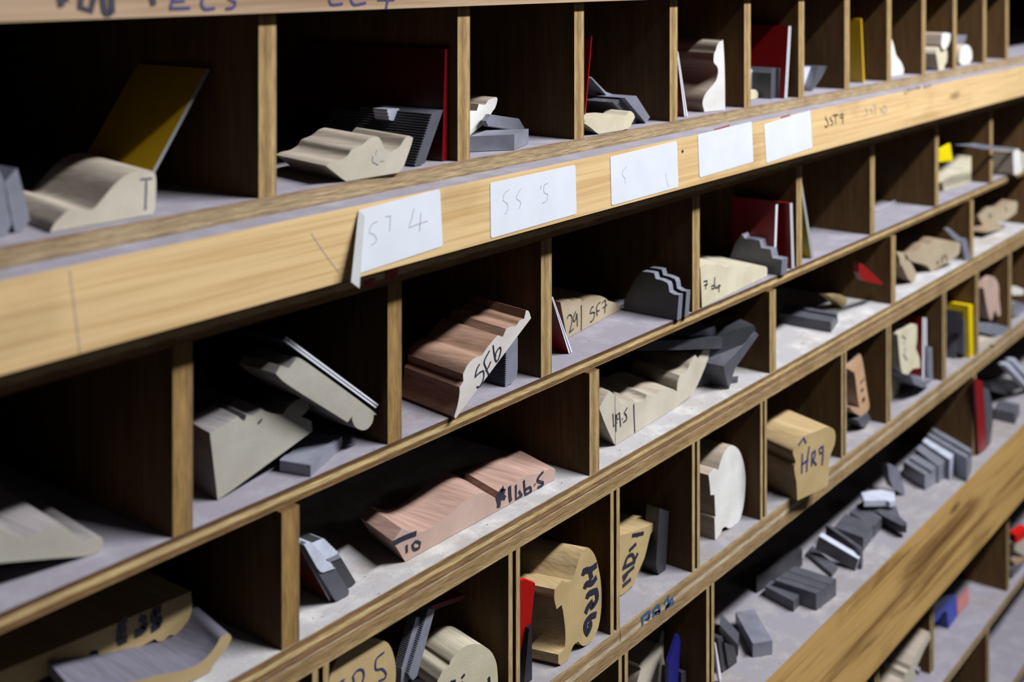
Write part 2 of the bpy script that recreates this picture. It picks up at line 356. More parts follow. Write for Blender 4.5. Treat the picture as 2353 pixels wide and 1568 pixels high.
M['edge'] = plain('white_laminate_edge', (0.80, 0.80, 0.84), 0.5, var=0.04)
M['core'] = plain('dark_laminate_core', (0.02, 0.02, 0.05), 0.5, var=0.04)
M['greyedge'] = plain('grey_laminate_edge', (0.30, 0.31, 0.31), 0.5, var=0.05)

M['redcard'] = (M['red'], M['edge'])
ROWS = dict(A='top shelf', C='second shelf', Dd='third shelf', E='fourth shelf', T='long tray', G='rack below the lip board', H='lowest shelf in view')
def group_of(kind, row): return {'moulding_sample': 'wooden moulding samples', 'cutter_knife': 'steel cutter knives', 'laminate_template': 'laminate templates'}.get(kind, kind.replace('_', ' ') + 's') + ' on the ' + ROWS[row]

class Face:
    """an upright plane through a resting point, square to the direction the piece runs back in"""
    def __init__(s, o, d):
        s.o = V(o); s.d = V(d).normalized(); s.a = math.atan2(-s.d.x, s.d.y)
        s.ex = V((math.cos(s.a), math.sin(s.a), 0))
    def loc(s, p):
        r = hit(p, s.o, s.d) - s.o; return V((r.dot(s.ex), r.z))
def run_dir(p1, p2):
    """level direction of an edge seen from p1 (near) to p2 (far)"""
    t = (YV - p1[1]) / (p2[1] - p1[1]); u = p1[0] + (p2[0] - p1[0]) * t
    d = RT * ((u - PX) / FPX) + FW
    if d.y < 0: d = -d
    return d.normalized()
def teeth(c, p, q, n, amp):
    out = []; p, q = V(p), V(q); e = q - p; nn = V((-e.y, e.x)).normalized() * amp
    for i in range(n):
        out += [tuple(p + e * (i / n)), tuple(p + e * ((i + 0.5) / n) + nn)]
    return out + [tuple(q)]
def prism(bm, pts, L, y0=0.0, mi_end=0, mi_side=1, dx=0.0):
    ar = sum(pts[i - 1].x * pts[i].y - pts[i].x * pts[i - 1].y for i in range(len(pts)))
    if ar < 0: pts = pts[::-1]
    f = [bm.verts.new((p.x, y0, p.y)) for p in pts]; b = [bm.verts.new((p.x + dx, y0 + L, p.y)) for p in pts]
    bm.faces.new(f).material_index = mi_end; bm.faces.new(b[::-1]).material_index = mi_end
    m = len(pts)
    for i in range(m):
        j = (i + 1) % m
        bm.faces.new((f[j], f[i], b[i], b[j])).material_index = mi_side
def done(name, bm, mats, loc, rz, sharp=38, parent=None):
    bm.normal_update(); me = D.meshes.new(name); bm.to_mesh(me); bm.free()
    for p in me.polygons: p.use_smooth = True
    me.set_sharp_from_angle(angle=math.radians(sharp))
    return link(name, me, mats, parent, loc, rz)
def ribbon(bm, pts, wd, y=-0.0003, mi=0):
    pts = smooth_line(pts, 4, False, 75)
    vs = []
    for i, p in enumerate(pts):
        a = pts[max(0, i - 1)]; b = pts[min(len(pts) - 1, i + 1)]; e = (b - a)
        if e.length < 1e-7: e = V((1, 0))
        n = V((-e.y, e.x)).normalized() * wd / 2
        vs.append((bm.verts.new((p.x + n.x, y, p.y + n.y)), bm.verts.new((p.x - n.x, y, p.y - n.y))))
    for i in range(len(vs) - 1):
        f = bm.faces.new((vs[i][0], vs[i][1], vs[i + 1][1], vs[i + 1][0])); f.material_index = mi
def writing(face, c, strokes, wd, mat, parent, sc=None, name='handwriting', label=None, zlow=None):
    bm = bmesh.new()
    for k, s in enumerate(strokes):
        wk = wd
        if isinstance(s[0], (int, float)): wk, s = s[0], s[1]
        pts = [face.loc(px(sc or c, p)) for p in s]
        if zlow is not None: pts = [V((p.x, max(p.y, zlow + wk / 2))) for p in pts]
        ribbon(bm, pts, wk, -0.0003 - 0.00002 * k)
    o = done(name, bm, [M[mat]], (0, 0, 0), 0, parent=parent)
    if label: o['label'] = label
    return o
KINDS = dict(w=('moulding_sample', 'wood block'), k=('cutter_knife', 'cutter knife'), t=('laminate_template', 'template'))
FIX = {}
def put(kind, c, row, contact, outline, label, mat='pale', edge=None, L=None, d=None, y=None, strokes=None, wd=0.0014, ink='ink', sc=None, name=None, cat=None, curve=True, ang=50, group=None, wlabel=None, base=None, fn=None, facets=None, more=None):
    """a piece whose sawn end is outlined in the photo and which runs back from it.
    contact: where it rests; edge: an edge running back (near, far); base: a second resting point along the sawn end"""
    fx = FIX.get(label, {}); ground = y is None and 'y' in fx; d = fx.get('d', d); L = fx.get('L', L); y = fx.get('y', y); fn = fx.get('fn', fn)
    P = px(c, contact)
    o = (fl(P, F[row]) if y is None else at(P, y)) + UP * 0.0004
    out = []
    for p in outline:
        if p[0] == 't': out += teeth(c, *p[1:])
        else: out.append(p)
    if edge and 'd' not in fx:
        e1, e2 = px(c, edge[0]), px(c, edge[1]); dd = run_dir(e1, e2)
    else: dd = V(d or (0, 1, 0)).normalized()
    nn = dd
    if fn: nn = V(fn)
    if base:
        e = fl(px(c, base), F[row] + 0.0004) - o; nn = V((-e.y, e.x, 0))
        if nn.y < 0: nn = -nn
    F0 = Face(o, nn)
    if edge and L is None:
        e1, e2 = px(c, edge[0]), px(c, edge[1])
        q = hit(e1, F0.o, F0.d); k = (e2[0] - PX) / FPX; r = q - CAM
        den = k * dd.dot(FW) - dd.dot(RT)
        t = (r.dot(RT) - k * r.dot(FW)) / den if abs(den) > 1e-9 else 0.1
        L = min(0.26, max(0.012, t))
    L = L or 0.08
    zmin = F[row] + 0.0004 - o.z
    def local(pts, sm):
        pts = [F0.loc(px(c, p)) for p in pts]
        if sm: pts = smooth_line(pts, 4, True, ang)
        pts = [V((p.x, max(p.y, zmin))) for p in pts]
        if ground:
            lo = min(p.y for p in pts)
            pts = [V((p.x, zmin)) if p.y < lo + 0.0015 else p for p in pts]
        return pts
    bm = bmesh.new(); prism(bm, local(out, curve), L * dd.dot(F0.d), dx=L * dd.dot(F0.ex))
    nm, ct = KINDS[kind]; nm, ct = name or nm, cat or ct
    ob = done(nm, bm, list(M[mat]), o, F0.a)
    tag(ob, label, ct, group or group_of(nm, row))
    if strokes: writing(F0, c, strokes, wd, ink, ob, sc, label=wlabel, zlow=zmin)
    if more: writing(F0, c, more[0], wd, ink, ob, sc, label=more[1], zlow=zmin)
    for fo, fm in facets or []:
        f2 = []
        for p in fo:
            if p[0] == 't': f2 += teeth(c, *p[1:])
            else: f2.append(p)
        bm = bmesh.new(); prism(bm, local(f2, False), L * dd.dot(F0.d) * 0.9 + 0.0008, -0.0008)
        g = done('highlit_edge', bm, [M[fm][0], M[fm][0]], (0, 0, 0), 0, parent=ob); g['label'] = 'polished stepped cutting edge with its highlight painted in'  # flat raised patch, its bright colour stands in for light on the bevel
    return ob, F0
def card(c, row, contact, bl, tl, tr, br, label, col='red', L=0.1, d=(0, 1, 0), plain_edge=None, y=None, core=True):
    """engraver's laminate: coloured faces, pale edge with a dark middle line"""
    fx = FIX.get(label, {}); grd = y is None and 'y' in fx; d = fx.get('d', d); L = fx.get('L', L); y = fx.get('y', y)
    P = px(c, contact); o = (fl(P, F[row]) if y is None else at(P, y)) + UP * 0.0004
    F0 = Face(o, V(d)); q = [F0.loc(px(c, p)) for p in (bl, tl, tr, br)]
    zm = F[row] + 0.0004 - o.z; q = [V((p.x, max(p.y, zm))) for p in q]
    if grd: q[0].y = q[3].y = zm
    bm = bmesh.new()
    cuts = [0, 0.36, 0.64, 1.0] if core else [0, 1.0]
    for k in range(len(cuts) - 1):
        a, b = cuts[k], cuts[k + 1]
        lo0, lo1 = q[0].lerp(q[3], a), q[0].lerp(q[3], b); hi0, hi1 = q[1].lerp(q[2], a), q[1].lerp(q[2], b)
        prism(bm, [lo0, hi0, hi1, lo1], L, 0.0, 1 if k == 1 else 0, 2)
    ob = done('laminate_template', bm, [M[plain_edge or 'edge'], M['core'], M[col]], o, F0.a)
    return tag(ob, label, 'template', group_of('laminate_template', row))
def slab(c, row, a, b, c2, label, th=0.008, mat='dark', z=0.0, grooves=0, gd=0.0008, bevel=0.0, kind='k', flat_th=None, name=None, cat=None, notch=None):
    """flat bar lying on a shelf; a, b, c2: three corners of its top face (a-b across, a-c2 along)"""
    zt = F[row] + z + th
    A, B, C2 = fl(px(c, a), zt), fl(px(c, b), zt), fl(px(c, c2), zt)
    e1, e2 = B - A, C2 - A
    O = V((A.x, A.y, F[row] + z + 0.0004))
    W = e1.length; u = e1.normalized()
    prof = [(0, 0), (0, th - bevel), (bevel, th)] if bevel else [(0, 0), (0, th)]
    for i in range(grooves):
        s0 = W * (i + 0.15) / grooves; s1 = W * (i + 0.5) / grooves; s2 = W * (i + 0.85) / grooves
        prof += [(s0, th), (s1, th - gd), (s2, th)]
    if notch:
        for (f0, f1, dep) in notch: prof += [(W * f0, th), (W * f0, th - dep), (W * f1, th - dep), (W * f1, th)]
    prof += [(W, th), (W, 0)]
    bm = bmesh.new()
    f = [bm.verts.new((u.x * s, u.y * s, h)) for s, h in prof]
    b2 = [bm.verts.new((u.x * s + e2.x, u.y * s + e2.y, h)) for s, h in prof]
    bm.faces.new(f); bm.faces.new(b2[::-1])
    for i in range(len(prof)):
        j = (i + 1) % len(prof); bm.faces.new((f[j], f[i], b2[i], b2[j]))
    bmesh.ops.recalc_face_normals(bm, faces=bm.faces)
    nm, ct = KINDS[kind]; nm, ct = name or nm, cat or ct
    ob = done(nm, bm, [M[mat][0]], O, 0)
    return tag(ob, label, ct, group_of(nm, row))

def plate(c, row, outline, label, z=0.0, th=0.008, mat='mid', side=None, kind='k'):
    """profiled plate lying flat: outline of its top face as seen in the photo"""
    zt = F[row] + z + th; P = [fl(px(c, q), zt) for q in outline]
    o = V((P[0].x, P[0].y, F[row] + z + 0.0004))
    pts = [V((q.x - o.x, q.y - o.y)) for q in P]
    if sum(pts[i - 1].x * pts[i].y - pts[i].x * pts[i - 1].y for i in range(len(pts))) < 0: pts = pts[::-1]
    bm = bmesh.new(); a = [bm.verts.new((q.x, q.y, th)) for q in pts]; b = [bm.verts.new((q.x, q.y, 0)) for q in pts]
    bm.faces.new(a); bm.faces.new(b[::-1])
    for i in range(len(a)):
        j = (i + 1) % len(a); f = bm.faces.new((a[i], b[i], b[j], a[j])); f.material_index = 1
    nm, ct = KINDS[kind]
    ob = done(nm, bm, [M[mat][0], M[side or mat][0]], o, 0)
    return tag(ob, label, ct, group_of(nm, row))

# ================================================================ stickers and lettering on the rack
BOARD = Face((0, -0.018, Z0), V((0, 1, 0)))
FRONT = Face((0, 0, Z0), V((0, 1, 0)))
def on_part(part, face_y, c, strokes, wd, ink, name='handwriting', label=None):
    f = Face((part.location.x, face_y, part.location.z), V((0, 1, 0)))
    bm = bmesh.new()
    for k, s in enumerate(strokes): ribbon(bm, [f.loc(px(c, p)) for p in s], wd, -0.0003 - 0.00002 * k)
    o = done(name, bm, [M[ink]], (0, 0, 0), 0, parent=part)
    if label: o['label'] = label
    return o
def sticker(c, corners, strokes, label, flap=None, ink='pencil', wd=0.0006, sc=None):
    f = Face((fas.location.x, -0.018, fas.location.z), V((0, 1, 0)))
    q = [f.loc(px(c, p)) for p in corners]; r = 0.0016; pts = []
    for i in range(4):
        p, a, b = q[i], (q[i - 1] - q[i]).normalized(), (q[(i + 1) % 4] - q[i]).normalized()
        pts += [p + a * r, p + (a + b) * r * 0.3, p + b * r]
    bm = bmesh.new(); prism(bm, pts, 0.00028, -0.0003, 0, 0)
    for k, s in enumerate(strokes): ribbon(bm, [f.loc(px(sc or c, p)) for p in s], wd, -0.00035 - 0.00001 * k, 1)
    if flap:
        vs = []
        for p, yy in flap:
            h = f.loc(px(sc or c, p)); vs.append((h.x, yy, h.y))
        a = [bm.verts.new(v) for v in vs]; b = [bm.verts.new((v[0], v[1] - 0.0002, v[2])) for v in vs]
        for f4 in ((0, 1, 2, 3, 4),):
            bm.faces.new([a[i] for i in f4]).material_index = 2; bm.faces.new([b[i] for i in f4[::-1]]).material_index = 2
        for i in range(5): bm.faces.new((a[i], a[(i + 1) % 5], b[(i + 1) % 5], b[i])).material_index = 2
        bmesh.ops.recalc_face_normals(bm, faces=bm.faces)
    o = done('sticker', bm, [M['paper'], M[ink], M['flap']], (0, 0, 0), 0, parent=fas)
    o['label'] = label
sticker('m5', [(178, 268), (968, 62), (995, 610), (150, 890)],
        [[(365, 375), (320, 395), (290, 440), (285, 485), (325, 500), (352, 540), (345, 575), (300, 605)],
         [(440, 330), (495, 322)], [(488, 325), (480, 470)], [(715, 250), (700, 320), (665, 435), (770, 395), (850, 370)], [(783, 290), (770, 470)]],
        'white sticker with its left side peeling off and a faded ST 4',
        [((178, 268), -0.0004), ((228, 318), -0.0012), ((150, 925), -0.0012), ((100, 1002), -0.007), ((12, 938), -0.0075)], wd=0.0005)
sticker('c2', [(1296, 1000), (1762, 900), (1768, 1168), (1300, 1302)],
        [[(1400, 1035), (1372, 1060), (1365, 1095), (1390, 1115), (1392, 1145), (1375, 1172)], [(1465, 1030), (1445, 1060), (1440, 1085), (1462, 1105), (1455, 1140)],
         [(1575, 1012), (1570, 1035)], [(1610, 1000), (1590, 1012), (1590, 1050), (1610, 1060), (1605, 1095), (1580, 1110)]],
        'white sticker with a faded SS 5', wd=0.00045)
sticker('k3', [(102, 145), (822, -25), (838, 470), (115, 672)], [[(278, 245), (240, 290), (232, 335), (262, 385), (262, 430)], [(700, 325), (715, 420), (735, 470)]],
        'white sticker with one faint curved pencil stroke', wd=0.0004)
sticker('c3', [(1078, 1103), (1520, 995), (1534, 1325), (1093, 1456)], [], 'blank white sticker with a reddish upper rim')
sticker('c3', [(1622, 1020), (1998, 903), (2018, 1210), (1640, 1337)], [], 'blank white sticker farthest along the board')
on_part(fas, -0.018, 'm6', [[(215, 755), (205, 800), (245, 850), (260, 920), (225, 955), (195, 935)], [(315, 770), (285, 810), (335, 860), (335, 905), (300, 925)],
    [(340, 745), (435, 735)], [(385, 745), (390, 905)], [(520, 715), (470, 740), (475, 790), (520, 780)], [(520, 710), (520, 905)]], 0.0013, 'ink', label='SST 9 in black pen')
on_part(fas, -0.018, 'm6', [[(940, 580), (930, 630), (965, 680), (950, 740), (900, 765)], [(1030, 600), (1010, 640), (1060, 680), (1050, 730)], [(1060, 570), (1125, 550)], [(1105, 560), (1110, 740)],
    [(1195, 590), (1225, 700)], [(1260, 560), (1235, 610), (1260, 700), (1300, 690), (1300, 610), (1265, 560)]], 0.0009, 'pencil', label='faded SST 10')
on_part(fas, -0.018, 'm6', [[(1640, 275), (1625, 320), (1640, 355), (1665, 340)], [(1690, 262), (1675, 300), (1700, 320), (1715, 275), (1690, 262)], [(1735, 310), (1735, 255), (1760, 300)], [(1790, 300), (1785, 245), (1815, 262), (1790, 275)],
    [(1840, 285), (1838, 235)], [(1838, 240), (1870, 228)], [(1840, 262), (1865, 255)], [(1885, 275), (1880, 220), (1905, 235), (1885, 250), (1910, 265)],
    [(1985, 265), (1975, 195), (2005, 200), (1985, 228), (2015, 240), (1990, 262)], [(2030, 255), (2040, 185), (2060, 245)], [(2075, 180), (2090, 210), (2105, 175)], [(2090, 210), (2095, 245)]], 0.0009, 'ink', label='small black capitals ending in BAY')
on_part(fas, -0.018, 'c2', [[(320, 1270), (400, 1390), (475, 1490)]], 0.0003, 'pencil', 'pencil_line')
on_part(fas, -0.018, 'c5', [[(370, 0), (395, 200), (425, 440)]], 0.0003, 'pencil', 'pencil_line')
on_part(rail, -0.006, 'm4', [[(1055, -52), (985, -50), (970, 5), (955, 48), (1070, 45)], [(975, 8), (1040, 4)], [(1215, -40), (1160, -30), (1135, 10), (1150, 50), (1210, 45)],
    [(1270, -45), (1320, -38), (1285, -5), (1325, 10), (1315, 40), (1270, 50)]], 0.0016, 'blue_ink', label='EC3 in blue')
on_part(rail, -0.006, 'm4', [[(1935, -65), (1880, -50), (1855, 0), (1870, 26), (1930, 20)], [(2050, -68), (1995, -50), (1975, 0), (1995, 26), (2060, 15)],
    [(2175, -70), (2125, 0), (2220, -2)], [(2190, -30), (2172, 52)]], 0.0016, 'blue_ink', label='CC4 in blue')
on_part(rail, -0.006, 'm4', [[(330, -50), (345, 40)], [(335, -5), (385, -10)], [(335, -50), (400, -55)], [(460, -50), (450, 40), (510, 60), (530, -30)], [(575, -40), (590, 65), (630, 70), (625, -40)], [(850, -40), (865, 30)]], 0.0032, 'ink', label='smudged dark letters')
for part, row, us in (('A', -0.1178, (612, 1066, 1331, 1547, 1717, 1840, 1945, 2042)),):
    f = rack.children[0]
    for u in us:
        x = at((u, 300)).x - f.location.x; z = 0.0
        bm = bmesh.new(); ribbon(bm, [V((x, -0.001)), V((x, -0.011))], 0.0005)
        done('pencil_mark', bm, [M['ink']], (0, 0, 0), 0, parent=f)
shelf_e = [o for o in rack.children if abs(o.location.z - F['E']) < 1e-4 and o.name.startswith('shelf')][0]
on_part(shelf_e, 0, 'n1', [[(440, 560), (450, 690)], [(450, 570), (530, 510), (545, 570), (470, 620), (540, 600)], [(590, 580), (600, 470), (660, 420), (680, 500), (610, 530), (690, 500)],
    [(740, 400), (790, 300), (800, 400)], [(760, 470), (850, 320), (870, 380), (760, 440)]], 0.0028, 'blue_paint', label='worn blue painted letters')
on_part(shelf_e, 0, 'm7', [[(930, 1330), (935, 1530)]], 0.0004, 'ink', 'pencil_mark')

on_part(fas, -0.018, 'k3', [[(880, 70), (890, 95)]], 0.0022, 'ink', 'nail_hole')
on_part(fas, -0.018, 'c3', [[(1212, 1062), (1280, 1045), (1340, 1026)]], 0.0012, 'redstain', 'red_smear')
on_part(fas, -0.018, 'c3', [[(1760, 962), (1835, 942)]], 0.0012, 'redstain', 'red_smear')
shelf_b = [o for o in rack.children if abs(o.location.z - (Z0 - 0.1695)) < 1e-4][0]
on_part(shelf_b, 0, 'm5', [[(225, 985), (340, 955)]], 0.0045, 'redstain', 'red_smear')
on_part(shelf_b, 0, 'm5', [[(440, 900), (560, 868)]], 0.0045, 'redstain', 'red_smear')
# ================================================================ top shelf
FIX.update({   # small shifts that keep each piece clear of the dividers and shelves
    'toothed steel knife resting on the chunky bar beside the white tilted sample': {'y': 0.0338},
    'tall white cornice sample standing upright on the top shelf': {'y': 0.0102},
    'red laminate template with a pale edge standing upright behind two knives': {'y': 0.0063},
    'bright tipped steel bar on the top shelf, alone in its pigeonhole with one twin': {'y': 0.0252},
    'slanted grey steel bar right of the bright tipped bar': {'y': 0.0168},
    'tiny pale wood nub by the tall amber template': {'y': 0.0288},
    'white bell shaped moulding sample half hidden by a divider': {'y': 0.0178},
    'yellowish wood sample under another on the top shelf': {'y': 0.004},
    'white ended wood sample lying on top of the yellowish one': {'y': 0.0014},
    'small dark steel knife at the foot of the two piled wood samples': {'y': 0.0187},
    'white round topped sample, last block along the top shelf': {'y': 0.01},
    'flared grey steel knife behind the white round topped sample': {'y': 0.0175},
    'red laminate template standing against the divider behind the corrugated knife': {'y': 0.0044},
    'dark steel bar leaning steeply at the right of the 49.5 sample': {'d': (0.5, 0.866, 0)},
    'second dark steel bar leaning against the first steep one': {'y': 0.0084},
    'chunky weathered moulding sample with dark scribbles on its end': {'d': (0.259, 0.966, 0)},
    'bent looking bright steel knife leaning right of the chunky weathered sample': {'L': 0.004, 'd': (0.5, 0.866, 0), 'y': 0.0012},
    'lumpy double moulding sample with pencil marks near the right frame edge': {'d': (0.259, 0.966, 0)},
    'tall amber laminate template on the top shelf, standing against a divider': {'y': 0.012},
    'round cream handrail sample with black marks at the bottom edge of the view': {'y': 0.0089},
    'pine handrail sample marked HR6 standing on edge': {'d': (-0.259, 0.966, 0)},
    'pine handrail sample marked HR1, half behind a divider': {'d': (-0.259, 0.966, 0)},
    'orange wood nub behind the HR1 sample': {'y': 0.0338},
    'dark square steel bar standing right of the HR1 sample': {'y': 0.0189, 'd': (0, 1, 0), 'L': 0.012},
    'salmon coloured C shaped moulding sample with two dark spots': {'y': 0.015},
    'red laminate template with a white edge behind the cream notched sample': {'y': 0.0127},
    'grey steel knife standing right of the red template on the fourth shelf': {'y': 0.0096},
    'yellow laminate template standing against the divider on the fourth shelf': {'y': 0.0023},
    'black plastic sheet in front of the yellow template': {'y': 0.009},
    'right one of three upright steel knives before the yellow template': {'y': 0.007},
    'pinkish round topped sample balanced on a steel block': {'y': 0.01},
    'grey steel block under the pinkish round topped sample': {'d': (0.259, 0.966, 0), 'y': 0.0037},
    'pale wood strip on the shelf edge below the grey steel block': {'d': (0.259, 0.966, 0)},
    'pale notched moulding sample at the bottom edge of the view of the long tray': {'y': 0.0332},
    'dim wood sample behind the pale notched one in the tray': {'y': 0.0375},
    'navy blue plastic sheet standing beside the pale notched sample': {'y': 0.017},
    'left one of three dim knives right of the navy sheet': {'y': 0.0148},
    'stepped pale moulding sample leaning in the rack below the lip board': {'y': 0.0166},
    'pale block on the lowest shelf in view, cut by the bottom edge of the view': {'d': (0.259, 0.966, 0)},
})
put('k', 'c1', 'A', (110, 1352), [(100, 978), (60, 1020), (28, 1060), (55, 1200), (72, 1290), (88, 1352), (130, 1348), (175, 1278), (135, 1110)], 'pointed grey steel knife standing beside the humped wood block at the far left end', 'steel', L=0.05, curve=False)
put('k', 'c1', 'A', (20, 1375), [(-40, 960), (0, 1000), (25, 1060), (45, 1200), (68, 1300), (40, 1368), (-60, 1385), (-90, 1200)], 'pointed grey steel knife cut off by the left frame edge on the top shelf', 'steel', L=0.05, curve=False)
put('w', 'c1', 'A', (290, 1357), [(290, 1357), (310, 1310), (345, 1270), (395, 1225), (440, 1215), (490, 1228), (530, 1222), (560, 1197), (600, 1150), (650, 1090), (690, 1050), (740, 1015), (790, 996), (850, 990), (888, 1000), (905, 1030), (905, 1170), (897, 1225), (885, 1246)],
    'pale humped moulding sample with a blue T mark, first block on the top shelf', 'pale', edge=((395, 1225), (165, 1140)), L=0.075, base=(885, 1246), strokes=[[(815, 1042), (885, 1036)], [(850, 1050), (845, 1220)]], ink='blue_ink', wd=0.0007, wlabel='thin blue T')
card('c1', 'A', (796, 1187), (784, 1187), (1203, 400), (1222, 404), (808, 1189), 'amber laminate template leaning behind the humped pale block', 'amber', 0.06, plain_edge='greyedge', core=False)
put('w', 'c1', 'A', (1215, 1060), [(1180, 570), (1050, 770), (1100, 900), (1190, 1085), (1230, 1085), (1200, 800)], 'dim pale offcut standing in the dark right of the amber template', 'grey', L=0.02, y=0.12)
put('w', 'c2', 'A', (540, 990), [(400, 905), (430, 888), (480, 876), (520, 850), (545, 815), (600, 790), (640, 757), (680, 746), (703, 768), (720, 812), (745, 830), (775, 820), (805, 798), (830, 760), (850, 742), (877, 752), (868, 790), (840, 870), (826, 908), (800, 940), (760, 952), (540, 990), (505, 985), (455, 948)],
    'pale fluted moulding sample with a grey smudge, lying in front of serrated knives', 'pale', edge=((850, 742), (570, 695)), ang=60, base=(800, 943), strokes=[(0.0075, [(668, 850), (700, 868)]), (0.004, [(655, 868), (720, 860)])], ink='smudge', wlabel='grey smudge')
put('k', 'c2', 'A', (912, 908), [(990, 615), (1042, 600), (940, 893), (890, 908), ('t', (888, 905), (985, 618), 20, -7)], 'serrated steel knife leaning by the red panel, nearest to it', 'mid', L=0.06, curve=False)
put('k', 'c2', 'A', (790, 890), [(930, 615), (870, 628), ('t', (868, 630), (775, 885), 16, 7), (830, 890)], 'serrated steel knife leaning left of the other serrated knife behind the fluted block', 'mid', L=0.07, curve=False)
put('k', 'c2', 'A', (770, 850), [(735, 597), (800, 592), (818, 645), (775, 660), ('t', (750, 657), (738, 600), 3, -5)], 'small bright knife tip sticking up behind the fluted pale block', 'bright', L=0.012, curve=False, y=0.034)
card('c2', 'A', (1050, 880), (1036, 880), (1052, 270), (1068, 268), (1062, 876), 'red laminate sheet standing flat against the second divider of the top shelf', 'shaded_red', 0.13, plain_edge='red', core=False)
put('w', 'c2', 'A', (1150, 797), [(1150, 797), (1130, 700), (1160, 620), (1190, 607), (1225, 605), (1236, 568), (1270, 572), (1290, 546), (1332, 530), (1338, 546), (1325, 590), (1310, 610), (1280, 662), (1235, 702), (1190, 738)],
    'white moulding sample tilted on end, half behind the second top divider', 'white', L=0.05, ang=60)
put('k', 'c2', 'A', (1440, 707), [(1275, 660), (1300, 625), (1455, 648), (1488, 702), (1430, 706), ('t', (1425, 705), (1285, 684), 14, -8)], 'toothed steel knife resting on the chunky bar beside the white tilted sample', 'steel', L=0.004, curve=False, y=0.045)
slab('c2', 'A', (1430, 738), (1508, 706), (1185, 748), 'chunky steel bar with a bright sawn end on the top shelf', 0.010, 'steel')
put('w', 'c3', 'A', (300, 1097), [(150, 1010), (165, 985), (230, 962), (300, 950), (430, 940), (480, 950), (500, 935), (530, 910), (558, 935), (566, 962), (543, 1005), (505, 1055), (320, 1095), (270, 1097), (200, 1043)],
    'small rough sawn wood sample lying under two leaning steel bars', 'cream', edge=((530, 910), (345, 893)), ang=60)
put('k', 'c3', 'A', (560, 1018), [(385, 838), (475, 800), (585, 970), (566, 1017), (546, 1010)], 'steel bar leaning behind the rough sawn wood sample', 'mid', L=0.04, curve=False)
put('k', 'c3', 'A', (655, 1012), [(483, 802), (578, 785), (690, 960), (655, 1012)], 'steel bar with a flat grey end, right hand one of the leaning pair', 'steel', L=0.03, curve=False)
put('k', 'c3', 'A', (385, 1060), [(150, 626), (210, 630), (330, 752), (465, 800), (385, 838), (205, 638), (150, 636)], 'thin steel blade sloping down onto the leaning bars', 'steel', L=0.02, curve=False, y=0.03)
card('c3', 'A', (148, 1085), (143, 1086), (211, 290), (217, 292), (152, 1084), 'red laminate sliver leaning right of the third top divider', 'red', 0.08, plain_edge='red', core=False)
card('c3', 'A', (985, 957), (973, 957), (909, 424), (921, 422), (999, 952), 'red laminate template with a white edge leaning beside the white cornice sample', 'red', 0.1)
put('w', 'c3', 'A', (1140, 912), [(1290, 345), (1278, 337), (1262, 340), (1240, 370), (1226, 418), (1215, 440), (1211, 500), (1222, 525), (1240, 545), (1248, 590), (1230, 660), (1190, 712), (1150, 760), (1126, 810), (1121, 860), (1140, 912), (1305, 888), (1302, 600)],
    'tall white cornice sample standing upright on the top shelf', 'white', edge=((1215, 437), (1120, 430)), L=0.09, ang=60)
card('c3', 'A', (1803, 802), (1792, 803), (1826, 213), (1846, 215), (1812, 798), 'red laminate template with a pale edge standing upright behind two knives', 'red', 0.09)
put('k', 'c3', 'A', (1695, 808), [(1682, 600), (1700, 560), (1722, 555), (1726, 640), (1716, 806), (1680, 809)], 'upright steel knife on the top shelf, left one of the pair before the red template', 'mid', L=0.045, curve=False)
put('k', 'c3', 'A', (1755, 803), [(1746, 560), (1782, 555), (1779, 640), (1766, 800), (1742, 804)], 'upright steel knife on the top shelf, touching the red template', 'mid', L=0.045, curve=False)
put('w', 'c3', 'A', (1540, 814), [(1500, 735), (1535, 733), (1560, 740), (1576, 765), (1572, 800), (1550, 812), (1500, 818), (1485, 780)], 'little round nosed wood offcut at the foot of the upright knives', 'cream', L=0.04)
put('k', 'c3', 'A', (1520, 800), [(1512, 558), (1562, 612), (1535, 645), (1528, 800), (1512, 800)], 'bright knife corner peeking out beside the fifth top divider', 'bright', L=0.02, curve=False)
put('k', 'c4', 'A', (20, 722), [(-20, 560), (60, 543), (112, 640), (60, 662), (55, 722), (5, 722), (-20, 660)], 'bright tipped steel bar on the top shelf, alone in its pigeonhole with one twin', 'bright', L=0.03, curve=False)
put('k', 'c4', 'A', (55, 716), [(112, 545), (186, 540), (130, 645), (62, 717), (45, 717)], 'slanted grey steel bar right of the bright tipped bar', 'mid', L=0.03, curve=False)
card('c4', 'A', (482, 629), (476, 630), (456, 155), (464, 153), (489, 627), 'tall amber laminate template on the top shelf, standing against a divider', 'amber', 0.14, plain_edge='amber', core=False)
put('w', 'c4', 'A', (385, 650), [(360, 590), (385, 598), (402, 640), (385, 652), (355, 655)], 'tiny pale wood nub by the tall amber template', 'cream', L=0.02)
put('w', 'c4', 'A', (760, 608), [(660, 320), (705, 320), (725, 370), (745, 450), (780, 500), (800, 540), (809, 575), (800, 600), (760, 608), (660, 620)], 'white bell shaped moulding sample half hidden by a divider', 'white', L=0.06, ang=60)
put('w', 'c4', 'A', (1115, 547), [(1080, 402), (1100, 385), (1160, 410), (1166, 450), (1160, 510), (1130, 545), (1095, 547), (1072, 440)], 'yellowish wood sample under another on the top shelf', 'cream', L=0.07)
put('w', 'c4', 'A', (1130, 405), [(1122, 280), (1145, 268), (1190, 275), (1187, 330), (1160, 392), (1130, 405), (1114, 370)], 'white ended wood sample lying on top of the yellowish one', 'white', L=0.08, y=0.012)
put('k', 'c4', 'A', (1030, 558), [(990, 500), (1040, 505), (1085, 545), (1040, 562), (990, 566)], 'small dark steel knife at the foot of the two piled wood samples', 'mid', L=0.03, curve=False)
